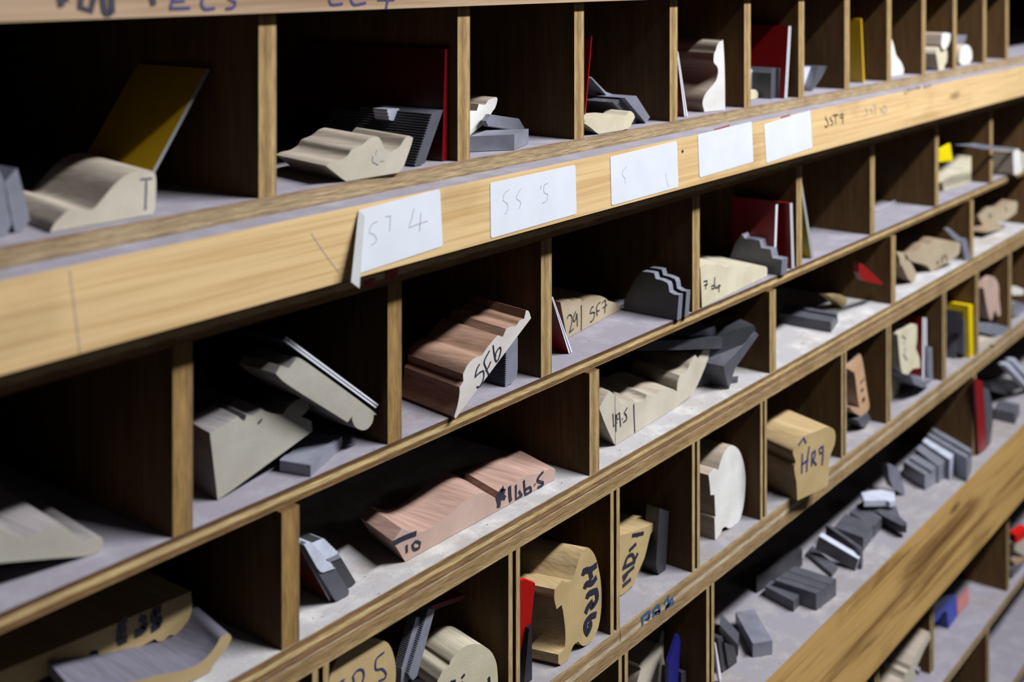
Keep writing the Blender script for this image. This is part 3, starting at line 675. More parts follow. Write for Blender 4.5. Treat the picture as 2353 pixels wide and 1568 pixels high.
put('w', 'c4', 'A', (1300, 517), [(1262, 515), (1264, 460), (1280, 395), (1310, 365), (1348, 382), (1366, 430), (1366, 490), (1330, 515), (1300, 518)], 'white round topped sample, last block along the top shelf', 'white', L=0.05, ang=60)
put('k', 'c4', 'A', (1265, 500), [(1235, 290), (1326, 288), (1308, 350), (1275, 380), (1262, 500), (1235, 505)], 'flared grey steel knife behind the white round topped sample', 'steel', L=0.02, curve=False, y=0.035)

# ================================================================ second shelf
put('w', 'c5', 'C', (480, 1516), [(-170, 1370), (-80, 1340), (0, 1370), (60, 1402), (120, 1430), (180, 1402), (240, 1380), (290, 1360), (330, 1355), (370, 1385), (410, 1420), (435, 1445), (470, 1430), (510, 1410), (540, 1422), (546, 1450), (530, 1490), (480, 1516), (300, 1530), (0, 1556), (-170, 1575)],
    'grey green moulding sample at the left frame edge of the second shelf', 'grey', edge=((520, 1398), (300, 1265)), L=0.1, fn=(0, 1, 0), ang=60)
put('k', 'c5', 'C', (800, 1345), [(628, 1150), (660, 1152), (658, 1175), (690, 1180), (760, 1215), (775, 1235), (820, 1260), (802, 1345), (770, 1325), (700, 1300), (625, 1242)], 'dim ribbed steel knife in the dark, behind the grey green sample', 'mid', L=0.012, curve=False, y=0.07)
put('w', 'c6', 'C', (262, 1388), [(262, 1388), (215, 980), (385, 882), (410, 912), (424, 908), (436, 876), (470, 880), (495, 866), (525, 838), (560, 856), (620, 869), (655, 866), (690, 822), (735, 785), (770, 772), (797, 765), (813, 830), (790, 860), (763, 883), (798, 897), (825, 912), (831, 970), (600, 1140)],
    'big grey stepped moulding sample with a small knot, balanced on its corner', 'grey', edge=((385, 882), (240, 808)), fn=(0, 1, 0), strokes=[(0.003, [(512, 905), (518, 915)])], ang=28, wlabel='small dark knot')
card('c6', 'C', (1262, 868), (1210, 832), (655, 424), (674, 402), (1230, 812), 'laminate template with a white and black striped edge sloping across the second pigeonhole', 'core', 0.05, y=0.0095)
put('w', 'c6', 'C', (1130, 964), [(610, 625), (640, 575), (690, 592), (735, 530), (800, 560), (1185, 842), (1198, 875), (1192, 915), (1165, 953), (1130, 964), (1090, 945), (1070, 905), (1070, 880), (1042, 917), (700, 702)],
    'moulding sample with a round bead end, leaning under the striped template', 'grey', y=0.0095, L=0.03, ang=55)
slab('c6', 'C', (820, 1175), (635, 1145), (1010, 1003), 'ribbed steel knife lying flat under the big grey stepped sample', 0.0065, 'steel', grooves=13, gd=0.0018)
card('c6', 'C', (1292, 1040), (1280, 1045), (1290, 130), (1302, 128), (1302, 1038), 'dark red laminate sheet standing against the divider left of the SF6 sample', 'red', 0.12, plain_edge='red', core=False, y=0.028)
put('w', 'c7', 'C', (545, 1385), [(535, 1365), (560, 1280), (575, 1190), (575, 1145), (604, 1098), (601, 1045), (630, 985), (662, 945), (702, 918), (740, 905), (780, 850), (820, 800), (862, 754), (900, 766), (925, 705), (955, 690), (1000, 682), (1025, 645), (1060, 630), (1074, 566), (1095, 575), (1112, 625), (545, 1387)],
    'reddish hardwood moulding sample marked SF6, tilted in its pigeonhole', 'mahogany', edge=((575, 1142), (160, 990)), fn=(0, 1, 0), ang=45, sc='m2', wd=0.0011, wlabel='SF6 in dark pen',
    strokes=[[(410, 750), (345, 870), (305, 1050), (400, 950), (490, 900), (505, 960), (495, 1080), (430, 1230), (370, 1275), (345, 1250)],
             [(635, 445), (560, 580), (510, 710), (560, 860), (615, 1000)], [(660, 690), (600, 830), (545, 900)],
             [(712, 320), (730, 480), (760, 640), (790, 700), (840, 620), (885, 450), (880, 380), (840, 390), (775, 500), (765, 600)]])
put('k', 'c7', 'C', (925, 1142), [('t', (922, 1140), (928, 880), 16, -6), (960, 830), (1012, 770), (1012, 1000), (1003, 1070), (970, 1110), (925, 1142)], 'toothed bright steel knife standing behind the SF6 sample', 'steel', edge=((925, 1142), (760, 1100)), L=0.05, curve=False)
card('d1', 'C', (252, 1328), (240, 1330), (97, 866), (108, 862), (268, 1320), 'red laminate template with a black and white edge beside the SF7 sample', 'red', 0.09)
put('w', 'd1', 'C', (225, 1208), [(225, 1208), (170, 908), (215, 893), (250, 885), (266, 897), (330, 880), (346, 905), (390, 875), (440, 858), (490, 855), (540, 875), (562, 895), (618, 912), (640, 935), (675, 963), (230, 1208)],
    'brownish moulding sample marked 29 and SF7', 'oak', L=0.06, base=(672, 964), ang=45, sc='k1', wd=0.0011, wlabel='29 | SF7 in black pen',
    strokes=[[(155, 875), (190, 790), (240, 765), (285, 830), (285, 970), (250, 1130), (215, 1265), (330, 1150)],
             [(395, 670), (345, 780), (325, 930), (360, 950), (400, 860), (410, 720)], [(425, 740), (435, 1000), (435, 1090)],
             [(545, 490), (550, 800), (545, 1250)],
             [(885, 540), (830, 570), (790, 730), (870, 700), (920, 710), (900, 830), (850, 930), (790, 965)],
             [(1075, 410), (1000, 480), (970, 560), (975, 700), (990, 795)], [(985, 665), (1050, 640)],
             [(1125, 440), (1200, 360), (1215, 400), (1215, 500), (1200, 600), (1195, 720)], [(1135, 580), (1255, 485)]])
KA = [(1125, 1062), (1140, 850), (1100, 845), (1062, 822), (1056, 775), (1045, 748), (1000, 728), (950, 716), (938, 670), (900, 662), (840, 655), (780, 720), (690, 900), (690, 975)]
put('k', 'd1', 'C', (1125, 1062), KA, 'dark profiled steel knife standing on edge, farther from the divider than its neighbour', 'dark_bright', d=(1, 0, 0), L=0.0065, curve=False)
put('k', 'd1', 'C', (1180, 1035), [(p[0] + 62, p[1] - 30) for p in KA], 'profiled steel knife standing between its dark neighbour and the divider', 'mid_steel', d=(1, 0, 0), L=0.0065, curve=False)
put('w', 'd1', 'C', (1330, 957), [(1330, 957), (1315, 622), (1340, 605), (1370, 595), (1420, 605), (1450, 592), (1490, 602), (1520, 622), (1580, 606), (1600, 635), (1640, 638), (1720, 610), (1780, 620), (1850, 616), (1864, 640), (1862, 692)],
    'pale stained moulding sample marked 7 deep', 'cream', edge=((1860, 612), (1440, 520)), base=(1862, 692), ang=45, wd=0.0012, wlabel='7 deep in black pen',
    strokes=[[(1342, 738), (1372, 730), (1362, 765), (1357, 802)], [(1345, 770), (1375, 760)], [(1432, 700), (1430, 795)], [(1430, 765), (1405, 775), (1408, 800), (1430, 790)], [(1436, 785), (1446, 770), (1440, 792), (1450, 790)], [(1452, 783), (1460, 768), (1455, 790), (1463, 785)], [(1468, 760), (1466, 825)], [(1468, 765), (1478, 770), (1468, 785)]])
put('k', 'd1', 'C', (1975, 692), [(1975, 692), (1985, 560), (1905, 545), (1890, 475), (1815, 462), (1800, 402), (1730, 388), (1680, 385), (1655, 350), (1600, 430), (1560, 540), (1560, 600)], 'corrugated steel knife with a bright stepped edge right of the 7 deep sample', 'mid_steel', d=(1, 0, 0), L=0.012, curve=False)
put('t', 'd1', 'C', (1915, 655), [(1915, 655), (1934, 110), (1715, 345), (1560, 540), (1560, 580)], 'red laminate template with a sloping top and white edge behind the corrugated knife', 'redcard', d=(1, 0, 0), L=0.004, curve=False)
card('d1', 'C', (2070, 612), (2066, 613), (2050, 97), (2068, 94), (2084, 606), 'red laminate template standing against the divider behind the corrugated knife', 'red', 0.06)
card('d2', 'C', (308, 833), (300, 835), (208, 215), (224, 208), (322, 825), 'yellow laminate template with a grey edge leaning in an otherwise empty pigeonhole', 'yellow', 0.08, plain_edge='greyedge', core=False)
slab('d2', 'C', (925, 392), (990, 358), (825, 436), 'thin grey wooden strip lying at the back of an empty looking pigeonhole', 0.003, 'strip', kind='w')
put('w', 'n7', 'C', (100, 1340), [(70, 1235), (90, 1330), (115, 1335), (440, 1235), (442, 895), (425, 888), (400, 960), (345, 1040), (310, 1100), (200, 1150), (130, 1200)], 'cream stepped moulding sample under the bright yellow scrap', 'cream', edge=((400, 960), (205, 940)), L=0.05, ang=45)
put('w', 'n7', 'C', (520, 1190), [(502, 825), (545, 830), (545, 1188), (500, 1195)], 'cream board on edge right of the cream stepped sample', 'cream', L=0.05, curve=False)
put('t', 'n7', 'C', (120, 962), [(30, 810), (172, 728), (206, 960), (25, 965)], 'bright yellow laminate scrap on top of the cream stepped sample', 'yellowsolid', L=0.003, y=0.012, curve=False)
put('k', 'n7', 'C', (600, 800), [(240, 745), (500, 725), (720, 760), (1000, 785), (1000, 825), (715, 806), (600, 800), (450, 770)], 'long thin steel strip lying across the divider from the cream sample', 'steel', L=0.0015, y=-0.006, curve=False)
put('w', 'n7', 'C', (1010, 1140), [(978, 838), (1050, 800), (1078, 845), (1104, 1085), (1012, 1140), (990, 1122)], 'white ended board sticking out past the last divider in view', 'white', L=0.09, curve=False)
put('w', 'n7', 'C', (1130, 1060), [(1095, 865), (1160, 850), (1160, 1050), (1110, 1075)], 'cream block at the right frame edge of the second shelf', 'cream', L=0.05, curve=False)

# ================================================================ third shelf
put('w', 'd3', 'Dd', (1560, 1400), [(560, 1500), (1000, 1440), (1200, 1388), (1420, 1345), (1560, 1280), (1660, 1170), (1705, 1092), (1758, 1064), (1785, 1085), (1782, 1115), (1740, 1195), (1650, 1300), (1560, 1400), (900, 1640), (600, 1640)],
    'wide curved fibreboard sample, dusty on top, lying under the E35 sample', 'mdf', edge=((1758, 1064), (1540, 875)), L=0.085, fn=(0, 1, 0), ang=60)
put('w', 'd3', 'Dd', (850, 1240), [(1475, 738), (1482, 880), (1440, 1010), (1370, 1070), (1310, 1078), (1265, 1118), (1225, 1126), (1195, 1105), (1150, 1130), (1040, 1185), (870, 1213), (835, 1240), (800, 1250), (767, 1235), (757, 1190), (700, 1200), (660, 1262), (590, 1303), (563, 1276), (460, 1340), (300, 1422), (-100, 1600), (-100, 1400), (700, 1070)],
    'scalloped pine sample marked E35 lying face down on the curved sample', 'pine', L=0.05, ang=45, y=0.045, sc='k2', wd=0.004, wlabel='E35 in thick black marker',
    strokes=[[(600, 540), (520, 590), (490, 720), (480, 890), (600, 830)], [(500, 730), (590, 690)], [(780, 540), (860, 540), (840, 640), (880, 640), (820, 720), (710, 775)], [(1110, 390), (1000, 430), (990, 540), (1080, 550), (1080, 620), (960, 700)]])
card('m8', 'Dd', (735, 1290), (722, 1292), (150, 255), (205, 225), (790, 1280), 'striped edge laminate template leaning in the corner of the third shelf', 'shaded_red', 0.06)
put('k', 'm8', 'Dd', (885, 1285), [(830, 1285), (470, 700), (255, 315), (375, 270), (650, 580), (760, 655), (815, 712), (1065, 1110), (1050, 1200), (885, 1287)], 'stepped bright steel knife lying on the striped template', 'mid', L=0.010, curve=False,
    facets=[([(275, 312), (375, 268), ('t', (377, 268), (650, 580), 6, -22), (655, 590), (720, 610), (760, 655), (775, 690), (815, 712), (600, 785), (555, 775), (500, 712)], 'bright')])
put('k', 'm8', 'Dd', (1045, 1075), [(700, 600), (400, 290), (600, 212), (845, 450), (920, 530), (1180, 965), (1120, 1050), (1030, 1078)], 'notched dark steel knife leaning behind the stepped bright knife', 'dark', L=0.012, curve=False,
    facets=[([(410, 290), (600, 212), ('t', (602, 212), (845, 450), 6, -20), (845, 470), (655, 560)], 'bright'), ([(655, 562), (846, 475), (915, 532), (725, 605)], 'steel')])
put('w', 'd4', 'Dd', (770, 800), [(776, 834), (700, 705), (755, 628), (800, 641), (850, 652), (900, 640), (960, 607), (1050, 538), (1130, 465), (1190, 426), (1230, 412), (1270, 414), (1338, 445), (1348, 402), (1395, 376), (1440, 352), (1480, 322), (1540, 298), (1590, 293), (1640, 270), (1685, 256), (1698, 272), (1690, 330)],
    'large pink hardwood moulding sample marked 10 and 146.5', 'sapele', edge=((1685, 258), (1480, 150)), y=0.0155, fn=(0, 1, 0), ang=45, sc='m3', wd=0.0019, wlabel='a bar over the number 10 in thick black marker',
    strokes=[(0.0032, [(315, 868), (450, 800), (595, 745)]), [(480, 880), (483, 975)], [(590, 835), (545, 885), (570, 935), (625, 920), (640, 860), (595, 838)]],
    more=([(0.0038, [(1545, 309), (1565, 384), (1560, 484)]), (0.003, [(1550, 304), (1620, 204), (1600, 294), (1640, 334)]), (0.0024, [(1560, 294), (1600, 344), (1635, 224)]), (0.003, [(1690, 189), (1695, 314), (1705, 434)]),
             [(1765, 174), (1765, 344), (1840, 289)], [(1800, 244), (1835, 344)], [(1858, 119), (1865, 214), (1880, 289), (1945, 249), (1930, 204), (1870, 234)], [(1982, 169), (1990, 176)],
             [(2085, 19), (2030, 84), (2015, 129), (2085, 149), (2075, 189), (2020, 219)]], '146.5 in thick black marker'))
put('w', 'm1', 'Dd', (255, 1450), [(255, 1450), (170, 1270), (88, 1060), (92, 1010), (160, 890), (195, 848), (260, 905), (310, 975), (350, 995), (395, 985), (440, 935), (480, 975), (530, 965), (575, 945), (600, 890), (680, 895), (740, 850), (820, 830), (885, 832), (928, 855), (935, 760), (960, 680), (1040, 625), (1075, 540), (1130, 455), (1163, 505), (1215, 400), (1290, 395), (1270, 500), (1200, 680), (1130, 830), (1060, 920), (900, 1040), (600, 1240), (400, 1370)],
    'long deep cut moulding sample marked 49.5 with a sweeping raised end', 'pale', edge=((928, 850), (660, 750)), L=0.055, base=(900, 1040), ang=42, wd=0.0012, wlabel='49.5 and a ruled line in black pen',
    strokes=[(0.0004, [(250, 900), (256, 1440)]), [(228, 1095), (235, 1240), (275, 1190)], [(258, 1100), (262, 1295)], [(300, 1085), (270, 1110), (275, 1165), (300, 1140), (300, 1085)], [(300, 1100), (312, 1240)], [(328, 1150), (334, 1158)], [(385, 1030), (350, 1085), (375, 1120), (375, 1165), (340, 1190)], [(455, 990), (460, 1150), (466, 1325)]])
put('k', 'm1', 'Dd', (1440, 388), [(480, 410), (700, 300), (1000, 292), (1320, 265), (1445, 268), (1450, 385), (1020, 400)], 'long dark steel bar lying across the raised end of the 49.5 sample', 'dark', L=0.02, y=0.02, curve=False)
put('k', 'm1', 'Dd', (1300, 275), [(1060, 250), (1250, 170), (1345, 140), (1370, 240), (1320, 272), (1250, 280), (1060, 285)], 'short bright ended steel knife stacked on the long dark bar', 'steel', L=0.02, y=0.03, curve=False)
put('k', 'm1', 'Dd', (1200, 850), [(1130, 840), (1180, 760), (1290, 400), (1540, 180), (1770, 130), (1790, 180), (1430, 580), (1270, 790), (1200, 850)], 'dark steel bar leaning steeply at the right of the 49.5 sample', 'dark', L=0.02, curve=False, y=0.03)
put('k', 'm1', 'Dd', (1500, 665), [(1790, 205), (1825, 235), (1560, 610), (1500, 668), (1450, 655), (1440, 580)], 'second dark steel bar leaning against the first steep one', 'mid', L=0.03, curve=False)
slab('m1', 'Dd', (1590, 725), (1600, 690), (1320, 760), 'thin dark steel offcut flat on the shelf below the two steep bars', 0.003, 'mid')
slab('k4', 'Dd', (1015, 640), (1140, 470), (60, 470), 'broad dark steel knife lying flat in the pigeonhole with the red wedge', 0.010, 'mid', notch=[(0.55, 0.75, 0.004)])
put('w', 'k4', 'Dd', (1200, 380), [(960, 140), (1190, 140), (1310, 210), (1300, 290), (1205, 400), (1160, 300)], 'splintered pale offcut behind the broad dark knife', 'pine', L=0.01, curve=False)
put('t', 'd2', 'Dd', (880, 1045), [(690, 872), (720, 880), (890, 1040), (878, 1050), (720, 1012), (690, 950)], 'small bright red wedge leaning against the divider', 'redmid', L=0.006, y=0.007, curve=False)
put('w', 'k5', 'Dd', (290, 1385), [(60, 965), (110, 960), (165, 985), (190, 1060), (260, 1110), (335, 1250), (320, 1340), (285, 1390), (215, 1320), (150, 1180), (110, 1120), (100, 1040)], 'narrow weathered moulding sample leaning left of the chunky profiled block', 'oak', L=0.05, ang=45)
put('w', 'k5', 'Dd', (540, 1240), [(540, 1240), (480, 1150), (260, 1085), (200, 1000), (310, 970), (420, 855), (510, 860), (570, 790), (650, 785), (920, 830), (945, 870), (935, 960), (880, 1030)], 'chunky weathered moulding sample with dark scribbles on its end', 'oak', L=0.04, ang=45, wlabel='smudged scribbles',
    strokes=[[(690, 1030), (690, 1110)], [(690, 1040), (740, 1000), (760, 1080)], [(620, 1080), (640, 1140)]], wd=0.002)
put('k', 'k5', 'Dd', (1040, 1010), [(735, 640), (790, 630), (960, 770), (1030, 775), (1095, 990), (1020, 1015), (960, 820), (890, 815)], 'bent looking bright steel knife leaning right of the chunky weathered sample', 'steel', L=0.02, curve=False)
put('w', 'k5', 'Dd', (1280, 600), [(1190, 460), (1260, 350), (1330, 330), (1440, 345), (1520, 330), (1700, 255), (1740, 300), (1720, 420), (1590, 510), (1460, 550), (1310, 600), (1250, 570)], 'lumpy double moulding sample with pencil marks near the right frame edge', 'oak', L=0.05, ang=45, y=0.03,
    strokes=[[(1340, 420), (1350, 490), (1380, 440)], [(1570, 340), (1590, 400)]], wd=0.002, wlabel='pencil marks')
put('w', 'k5', 'Dd', (1530, 655), [(1360, 590), (1460, 555), (1550, 650), (1450, 665), (1300, 690)], 'dark wooden prop under the lumpy double sample', 'oak', L=0.04, y=None, curve=False)
put('k', 'k5', 'Dd', (1700, 300), [(1640, 160), (1790, 160), (1790, 215), (1740, 300), (1640, 215)], 'blue grey steel knife on top of the lumpy double sample', 'steel', L=0.02, y=0.04, curve=False)
card('d2', 'Dd', (1955, 520), (1940, 522), (1950, 160), (1960, 158), (1952, 518), 'dark red laminate sheet at the right frame edge of the third shelf', 'red', 0.1, plain_edge='red', core=False, d=(1, 0.5, 0), y=0.06)

# ================================================================ fourth shelf
put('w', 'n5', 'E', (640, 1330), [(330, 900), (420, 700), (560, 570), (700, 535), (850, 560), (910, 610), (943, 700), (962, 800), (962, 958), (930, 1130), (860, 1250), (740, 1320), (640, 1330), (420, 1280), (330, 1100)],
    'round yellow handrail sample with blue figures at the bottom edge of the view', 'pine', L=0.06, ang=60, ink='blue_ink', wd=0.0013, wlabel='figures ending in 5 in blue pen',
    strokes=[[(850, 668), (790, 715), (768, 760), (772, 835), (830, 830), (868, 875), (860, 920), (795, 950)], [(560, 958), (548, 900), (590, 845), (640, 838), (655, 890), (640, 958)], [(470, 930), (420, 960)]], y=0.01)
put('k', 'n5', 'E', (1065, 990), [(1165, 330), (1205, 330), (1100, 860), (1075, 1000), (1010, 990), ('t', (1022, 835), (1163, 335), 26, -6)], 'thin toothed steel knife leaning between the two round handrail samples, left one', 'steel', L=0.006, curve=False, y=0.016)
put('k', 'n5', 'E', (1130, 942), [(1280, 250), (1345, 250), (1170, 900), (1130, 942), (1090, 890), ('t', (1092, 885), (1278, 262), 30, -6)], 'thin toothed steel knife leaning between the two round handrail samples, right one', 'steel', L=0.006, curve=False, y=0.013)
card('n5', 'E', (1500, 210), (1160, 330), (1150, 275), (1635, 112), (1642, 150), 'red laminate template lying aslant over the toothed knives', 'red', 0.02, plain_edge='red', core=False, y=0.02)
put('w', 'n5', 'E', (1640, 1155), [(1370, 980), (1392, 900), (1425, 840), (1480, 795), (1490, 760), (1540, 690), (1620, 622), (1700, 592), (1790, 600), (1880, 660), (1930, 755), (1946, 860), (1946, 980), (1900, 1080), (1790, 1150), (1640, 1157), (1480, 1120)],
    'round cream handrail sample with black marks at the bottom edge of the view', 'cream', edge=((1860, 640), (1590, 465)), ang=60, wd=0.0018, wlabel='scraps of black lettering',
    strokes=[[(1490, 958), (1495, 1040)], [(1490, 958), (1530, 940), (1540, 1020)], [(1600, 915), (1628, 880)], [(1862, 905), (1868, 990)], [(1600, 950), (1590, 1020)]])
put('t', 'd4', 'E', (1490, 1565), [(1482, 945), (1510, 940), (1573, 965), (1512, 1560), (1480, 1568)], 'bright red laminate template filling the gap left of the HR6 sample', 'redsolid', L=0.003, curve=False, d=(0.55, 0.83, 0))
put('k', 'd4', 'E', (1530, 1575), [(1535, 1240), (1553, 1215), (1554, 1570), (1505, 1575)], 'dark slab standing behind the bright red template beside HR6', 'black', L=0.05, curve=False)
put('w', 'd4', 'E', (1735, 1466), [(1735, 1466), (1772, 1448), (1790, 1390), (1808, 1345), (1836, 1320), (1862, 1345), (1890, 1340), (1932, 1295), (1962, 1225), (1979, 1100), (1976, 960), (1956, 850), (1935, 785), (1900, 745), (1872, 757), (1838, 828), (1817, 900), (1800, 945), (1765, 957), (1737, 946), (1692, 1000), (1690, 1060), (1705, 1122), (1735, 1095), (1746, 1150), (1757, 1250), (1757, 1338), (1745, 1372), (1714, 1400), (1714, 1452)],
    'pine handrail sample marked HR6 standing on edge', 'pine', edge=((1900, 745), (1795, 703)), L=0.07, fn=(0, 1, 0), ang=48, sc='m7', wd=0.0045, wlabel='HR6 in thick black marker',
    strokes=[[(290, 395), (310, 310), (420, 290), (530, 210)], [(410, 300), (440, 460)], [(320, 620), (350, 540), (450, 520), (525, 420)],
             [(360, 790), (390, 710), (520, 650), (530, 800), (450, 940), (420, 830)], [(440, 850), (380, 930), (335, 1040)], [(520, 1060), (420, 1100), (345, 1190), (330, 1290), (370, 1390), (420, 1260), (400, 1180)]])
put('w', 'd5', 'E', (580, 1143), [(520, 875), (560, 862), (680, 820), (743, 784), (738, 812), (706, 848), (695, 880), (676, 958), (660, 1000), (640, 1045), (625, 1096), (600, 1118), (566, 1146), (520, 1165)],
    'pine handrail sample marked HR1, half behind a divider', 'pine', edge=((743, 784), (640, 672)), L=0.05, fn=(0, 1, 0), ang=48, wd=0.003, wlabel='HR-1 in thick black marker',
    strokes=[[(612, 862), (668, 850)], [(640, 848), (638, 868)], [(632, 900), (598, 935)], [(572, 1015), (590, 965), (615, 955), (622, 985), (640, 945)], [(566, 1020), (628, 985)], [(566, 1062), (622, 1010)], [(570, 1080), (590, 1045)], [(566, 1105), (606, 1070)]])
put('w', 'd5', 'E', (640, 1060), [(660, 990), (682, 980), (687, 995), (675, 1030), (640, 1062), (620, 1062)], 'orange wood nub behind the HR1 sample', 'pine', L=0.03, curve=False, y=0.045)
put('k', 'd5', 'E', (740, 1019), [(745, 730), (791, 745), (775, 1000), (740, 1020), (728, 1000)], 'dark square steel bar standing right of the HR1 sample', 'dark', edge=((740, 1019), (690, 1000)), L=0.03, curve=False)
put('w', 'd6', 'E', (297, 1362), [(297, 1362), (292, 1180), (302, 1160), (298, 1140), (292, 1000), (288, 990), (260, 992), (252, 900), (244, 828), (285, 775), (322, 785), (342, 715), (370, 645), (402, 600), (440, 584), (488, 618), (520, 690), (541, 790), (546, 900), (532, 1060), (500, 1190), (452, 1248), (405, 1264), (385, 1250), (357, 1263), (338, 1312)],
    'white faced handrail sample standing on edge on the fourth shelf', 'white', edge=((440, 584), (385, 570)), L=0.06, fn=(0, 1, 0), ang=48)
card('d6', 'E', (525, 1130), (518, 1130), (526, 440), (534, 440), (532, 1128), 'amber laminate template standing behind the white faced handrail sample', 'amber', 0.08, plain_edge='amber', core=False)
put('w', 'd6', 'E', (970, 1041), [(970, 1041), (964, 900), (950, 815), (944, 760), (955, 715), (934, 650), (945, 610), (985, 555), (1040, 502), (1130, 468), (1215, 435), (1262, 448), (1281, 490), (1276, 570), (1244, 655), (1230, 720), (1224, 880), (1190, 932)],
    'golden pine handrail sample marked HR9', 'pine', edge=((1215, 435), (880, 295)), base=(1190, 932), ang=60, wd=0.0022, ink='blue_ink', wlabel='HR9 in dark blue pen',
    strokes=[[(1010, 650), (1005, 815)], [(1068, 590), (1050, 700), (1045, 800)], [(1000, 745), (1060, 700)], [(1090, 650), (1085, 755)], [(1085, 650), (1115, 625), (1110, 680), (1088, 705)], [(1095, 705), (1125, 745)], [(1175, 590), (1148, 610), (1152, 650), (1178, 635)], [(1178, 585), (1176, 690), (1170, 745)], [(980, 578), (1020, 520), (1040, 565)]])
put('w', 'd8', 'E', (135, 1352), [(110, 970), (135, 985), (155, 1015), (170, 1200), (172, 1320), (135, 1352), (105, 1360)], 'slim cream sample edge showing beside HR9s right hand divider', 'cream', L=0.05, ang=60)
put('w', 'k6', 'E', (540, 1200), [(310, 455), (345, 395), (420, 330), (490, 230), (530, 245), (570, 400), (620, 750), (665, 1020), (655, 1100), (590, 1180), (540, 1203), (480, 1180), (385, 1110), (378, 1065), (510, 1075), (480, 900), (440, 560), (400, 505)], 'salmon coloured C shaped moulding sample with two dark spots', 'salmon', L=0.04, ang=48, y=0.02,
    strokes=[(0.006, [(550, 770), (552, 820)]), (0.007, [(570, 910), (575, 980)]), (0.002, [(520, 690), (585, 610)])], wlabel='slash and two dark spots')
put('k', 'k6', 'E', (600, 1400), [(480, 1270), (640, 1150), (690, 1240), (600, 1400), (540, 1370)], 'grey steel knife under the salmon C shaped sample', 'mid', L=0.02, curve=False)
put('w', 'k6', 'E', (1030, 935), [(990, 430), (1060, 420), (1115, 470), (1140, 600), (1135, 740), (1105, 900), (1040, 940), (990, 950)], 'cream rounded sample at the left of the pigeonhole with a red template', 'cream', L=0.05, ang=60)
put('w', 'd8', 'E', (545, 992), [(490, 690), (505, 665), (545, 652), (610, 620), (625, 630), (624, 720), (616, 790), (640, 850), (647, 920), (625, 925), (592, 932), (545, 992), (518, 940), (505, 860)], 'cream notched moulding sample standing before a red template', 'cream', L=0.04, ang=48, wd=0.0016, strokes=[[(520, 700), (545, 720), (530, 760)], [(545, 780), (530, 830), (555, 870)]], wlabel='faint dark marks', y=0.012)
card('d8', 'E', (675, 968), (662, 970), (664, 572), (690, 576), (694, 966), 'red laminate template with a white edge behind the cream notched sample', 'red', 0.06)
put('k', 'd8', 'E', (715, 972), [(702, 770), (730, 780), (735, 968), (700, 974)], 'grey steel knife standing right of the red template on the fourth shelf', 'steel', L=0.03, curve=False)
put('k', 'k6', 'E', (1500, 760), [(1310, 560), (1520, 660), (1670, 620), (1590, 700), (1500, 760), (1370, 700)], 'flat grey steel knife lying in front of the red template', 'steel', L=0.03, curve=False, y=0.0)
card('n4', 'E', (425, 1412), (395, 1416), (378, 850), (430, 836), (440, 1408), 'yellow laminate template standing against the divider on the fourth shelf', 'yellow', 0.09, plain_edge='yellow', core=False)
put('t', 'n4', 'E', (250, 1030), [(110, 890), (360, 930), (372, 1180), (110, 1180)], 'black plastic sheet in front of the yellow template', 'black', L=0.003, curve=False, y=0.03)
for i, (a, b, lb) in enumerate(((215, 250, 'left'), (262, 300, 'middle'), (318, 368, 'right'))):
    put('k', 'n4', 'E', (a + 15, 1480 - 28 * i), [(a, 1040 - 12 * i), (b, 1030 - 12 * i), (b, 1470 - 30 * i), (a, 1485 - 28 * i)], lb + ' one of three upright steel knives before the yellow template', 'mid', L=0.04, curve=False)
put('w', 'n4', 'E', (130, 1225), [(80, 1120), (120, 1105), (180, 1165), (130, 1225), (80, 1230)], 'small white offcut beside the three upright knives', 'white', L=0.03, curve=False, y=0.02)
put('w', 'n4', 'E', (650, 1025), [(560, 640), (580, 540), (635, 495), (700, 520), (742, 620), (746, 760), (762, 900), (765, 965), (735, 975), (710, 905), (680, 940), (662, 1022), (632, 1005), (600, 880)], 'pinkish round topped sample balanced on a steel block', 'sapele', L=0.03, ang=48, y=0.02)
put('k', 'n4', 'E', (730, 1240), [(510, 1090), (650, 1070), (870, 1110), (800, 1190), (740, 1245), (640, 1200), (510, 1165)], 'grey steel block under the pinkish round topped sample', 'steel', L=0.03, curve=False, y=0.005)
put('w', 'n4', 'E', (690, 1310), [(500, 1290), (690, 1250), (715, 1300), (500, 1390)], 'pale wood strip on the shelf edge below the grey steel block', 'pale', L=0.03, curve=False)
card('n4', 'E', (960, 640), (895, 610), (905, 370), (1045, 345), (1045, 660), 'dark red laminate sheet at the right frame edge of the fourth shelf', 'red', 0.003, plain_edge='red', core=False, y=0.05)
put('k', 'n4', 'E', (980, 1010), [(905, 830), (960, 800), (1060, 830), (1060, 960), (990, 1010), (915, 980)], 'grey steel knife at the right frame edge of the fourth shelf', 'steel', L=0.03, curve=False, y=0.01)
put('w', 'n4', 'E', (960, 720), [(890, 610), (960, 620), (1050, 660), (1040, 720), (920, 725), (885, 690)], 'white wood offcut above the steel knife at the right frame edge', 'white', L=0.03, curve=False, y=0.015)

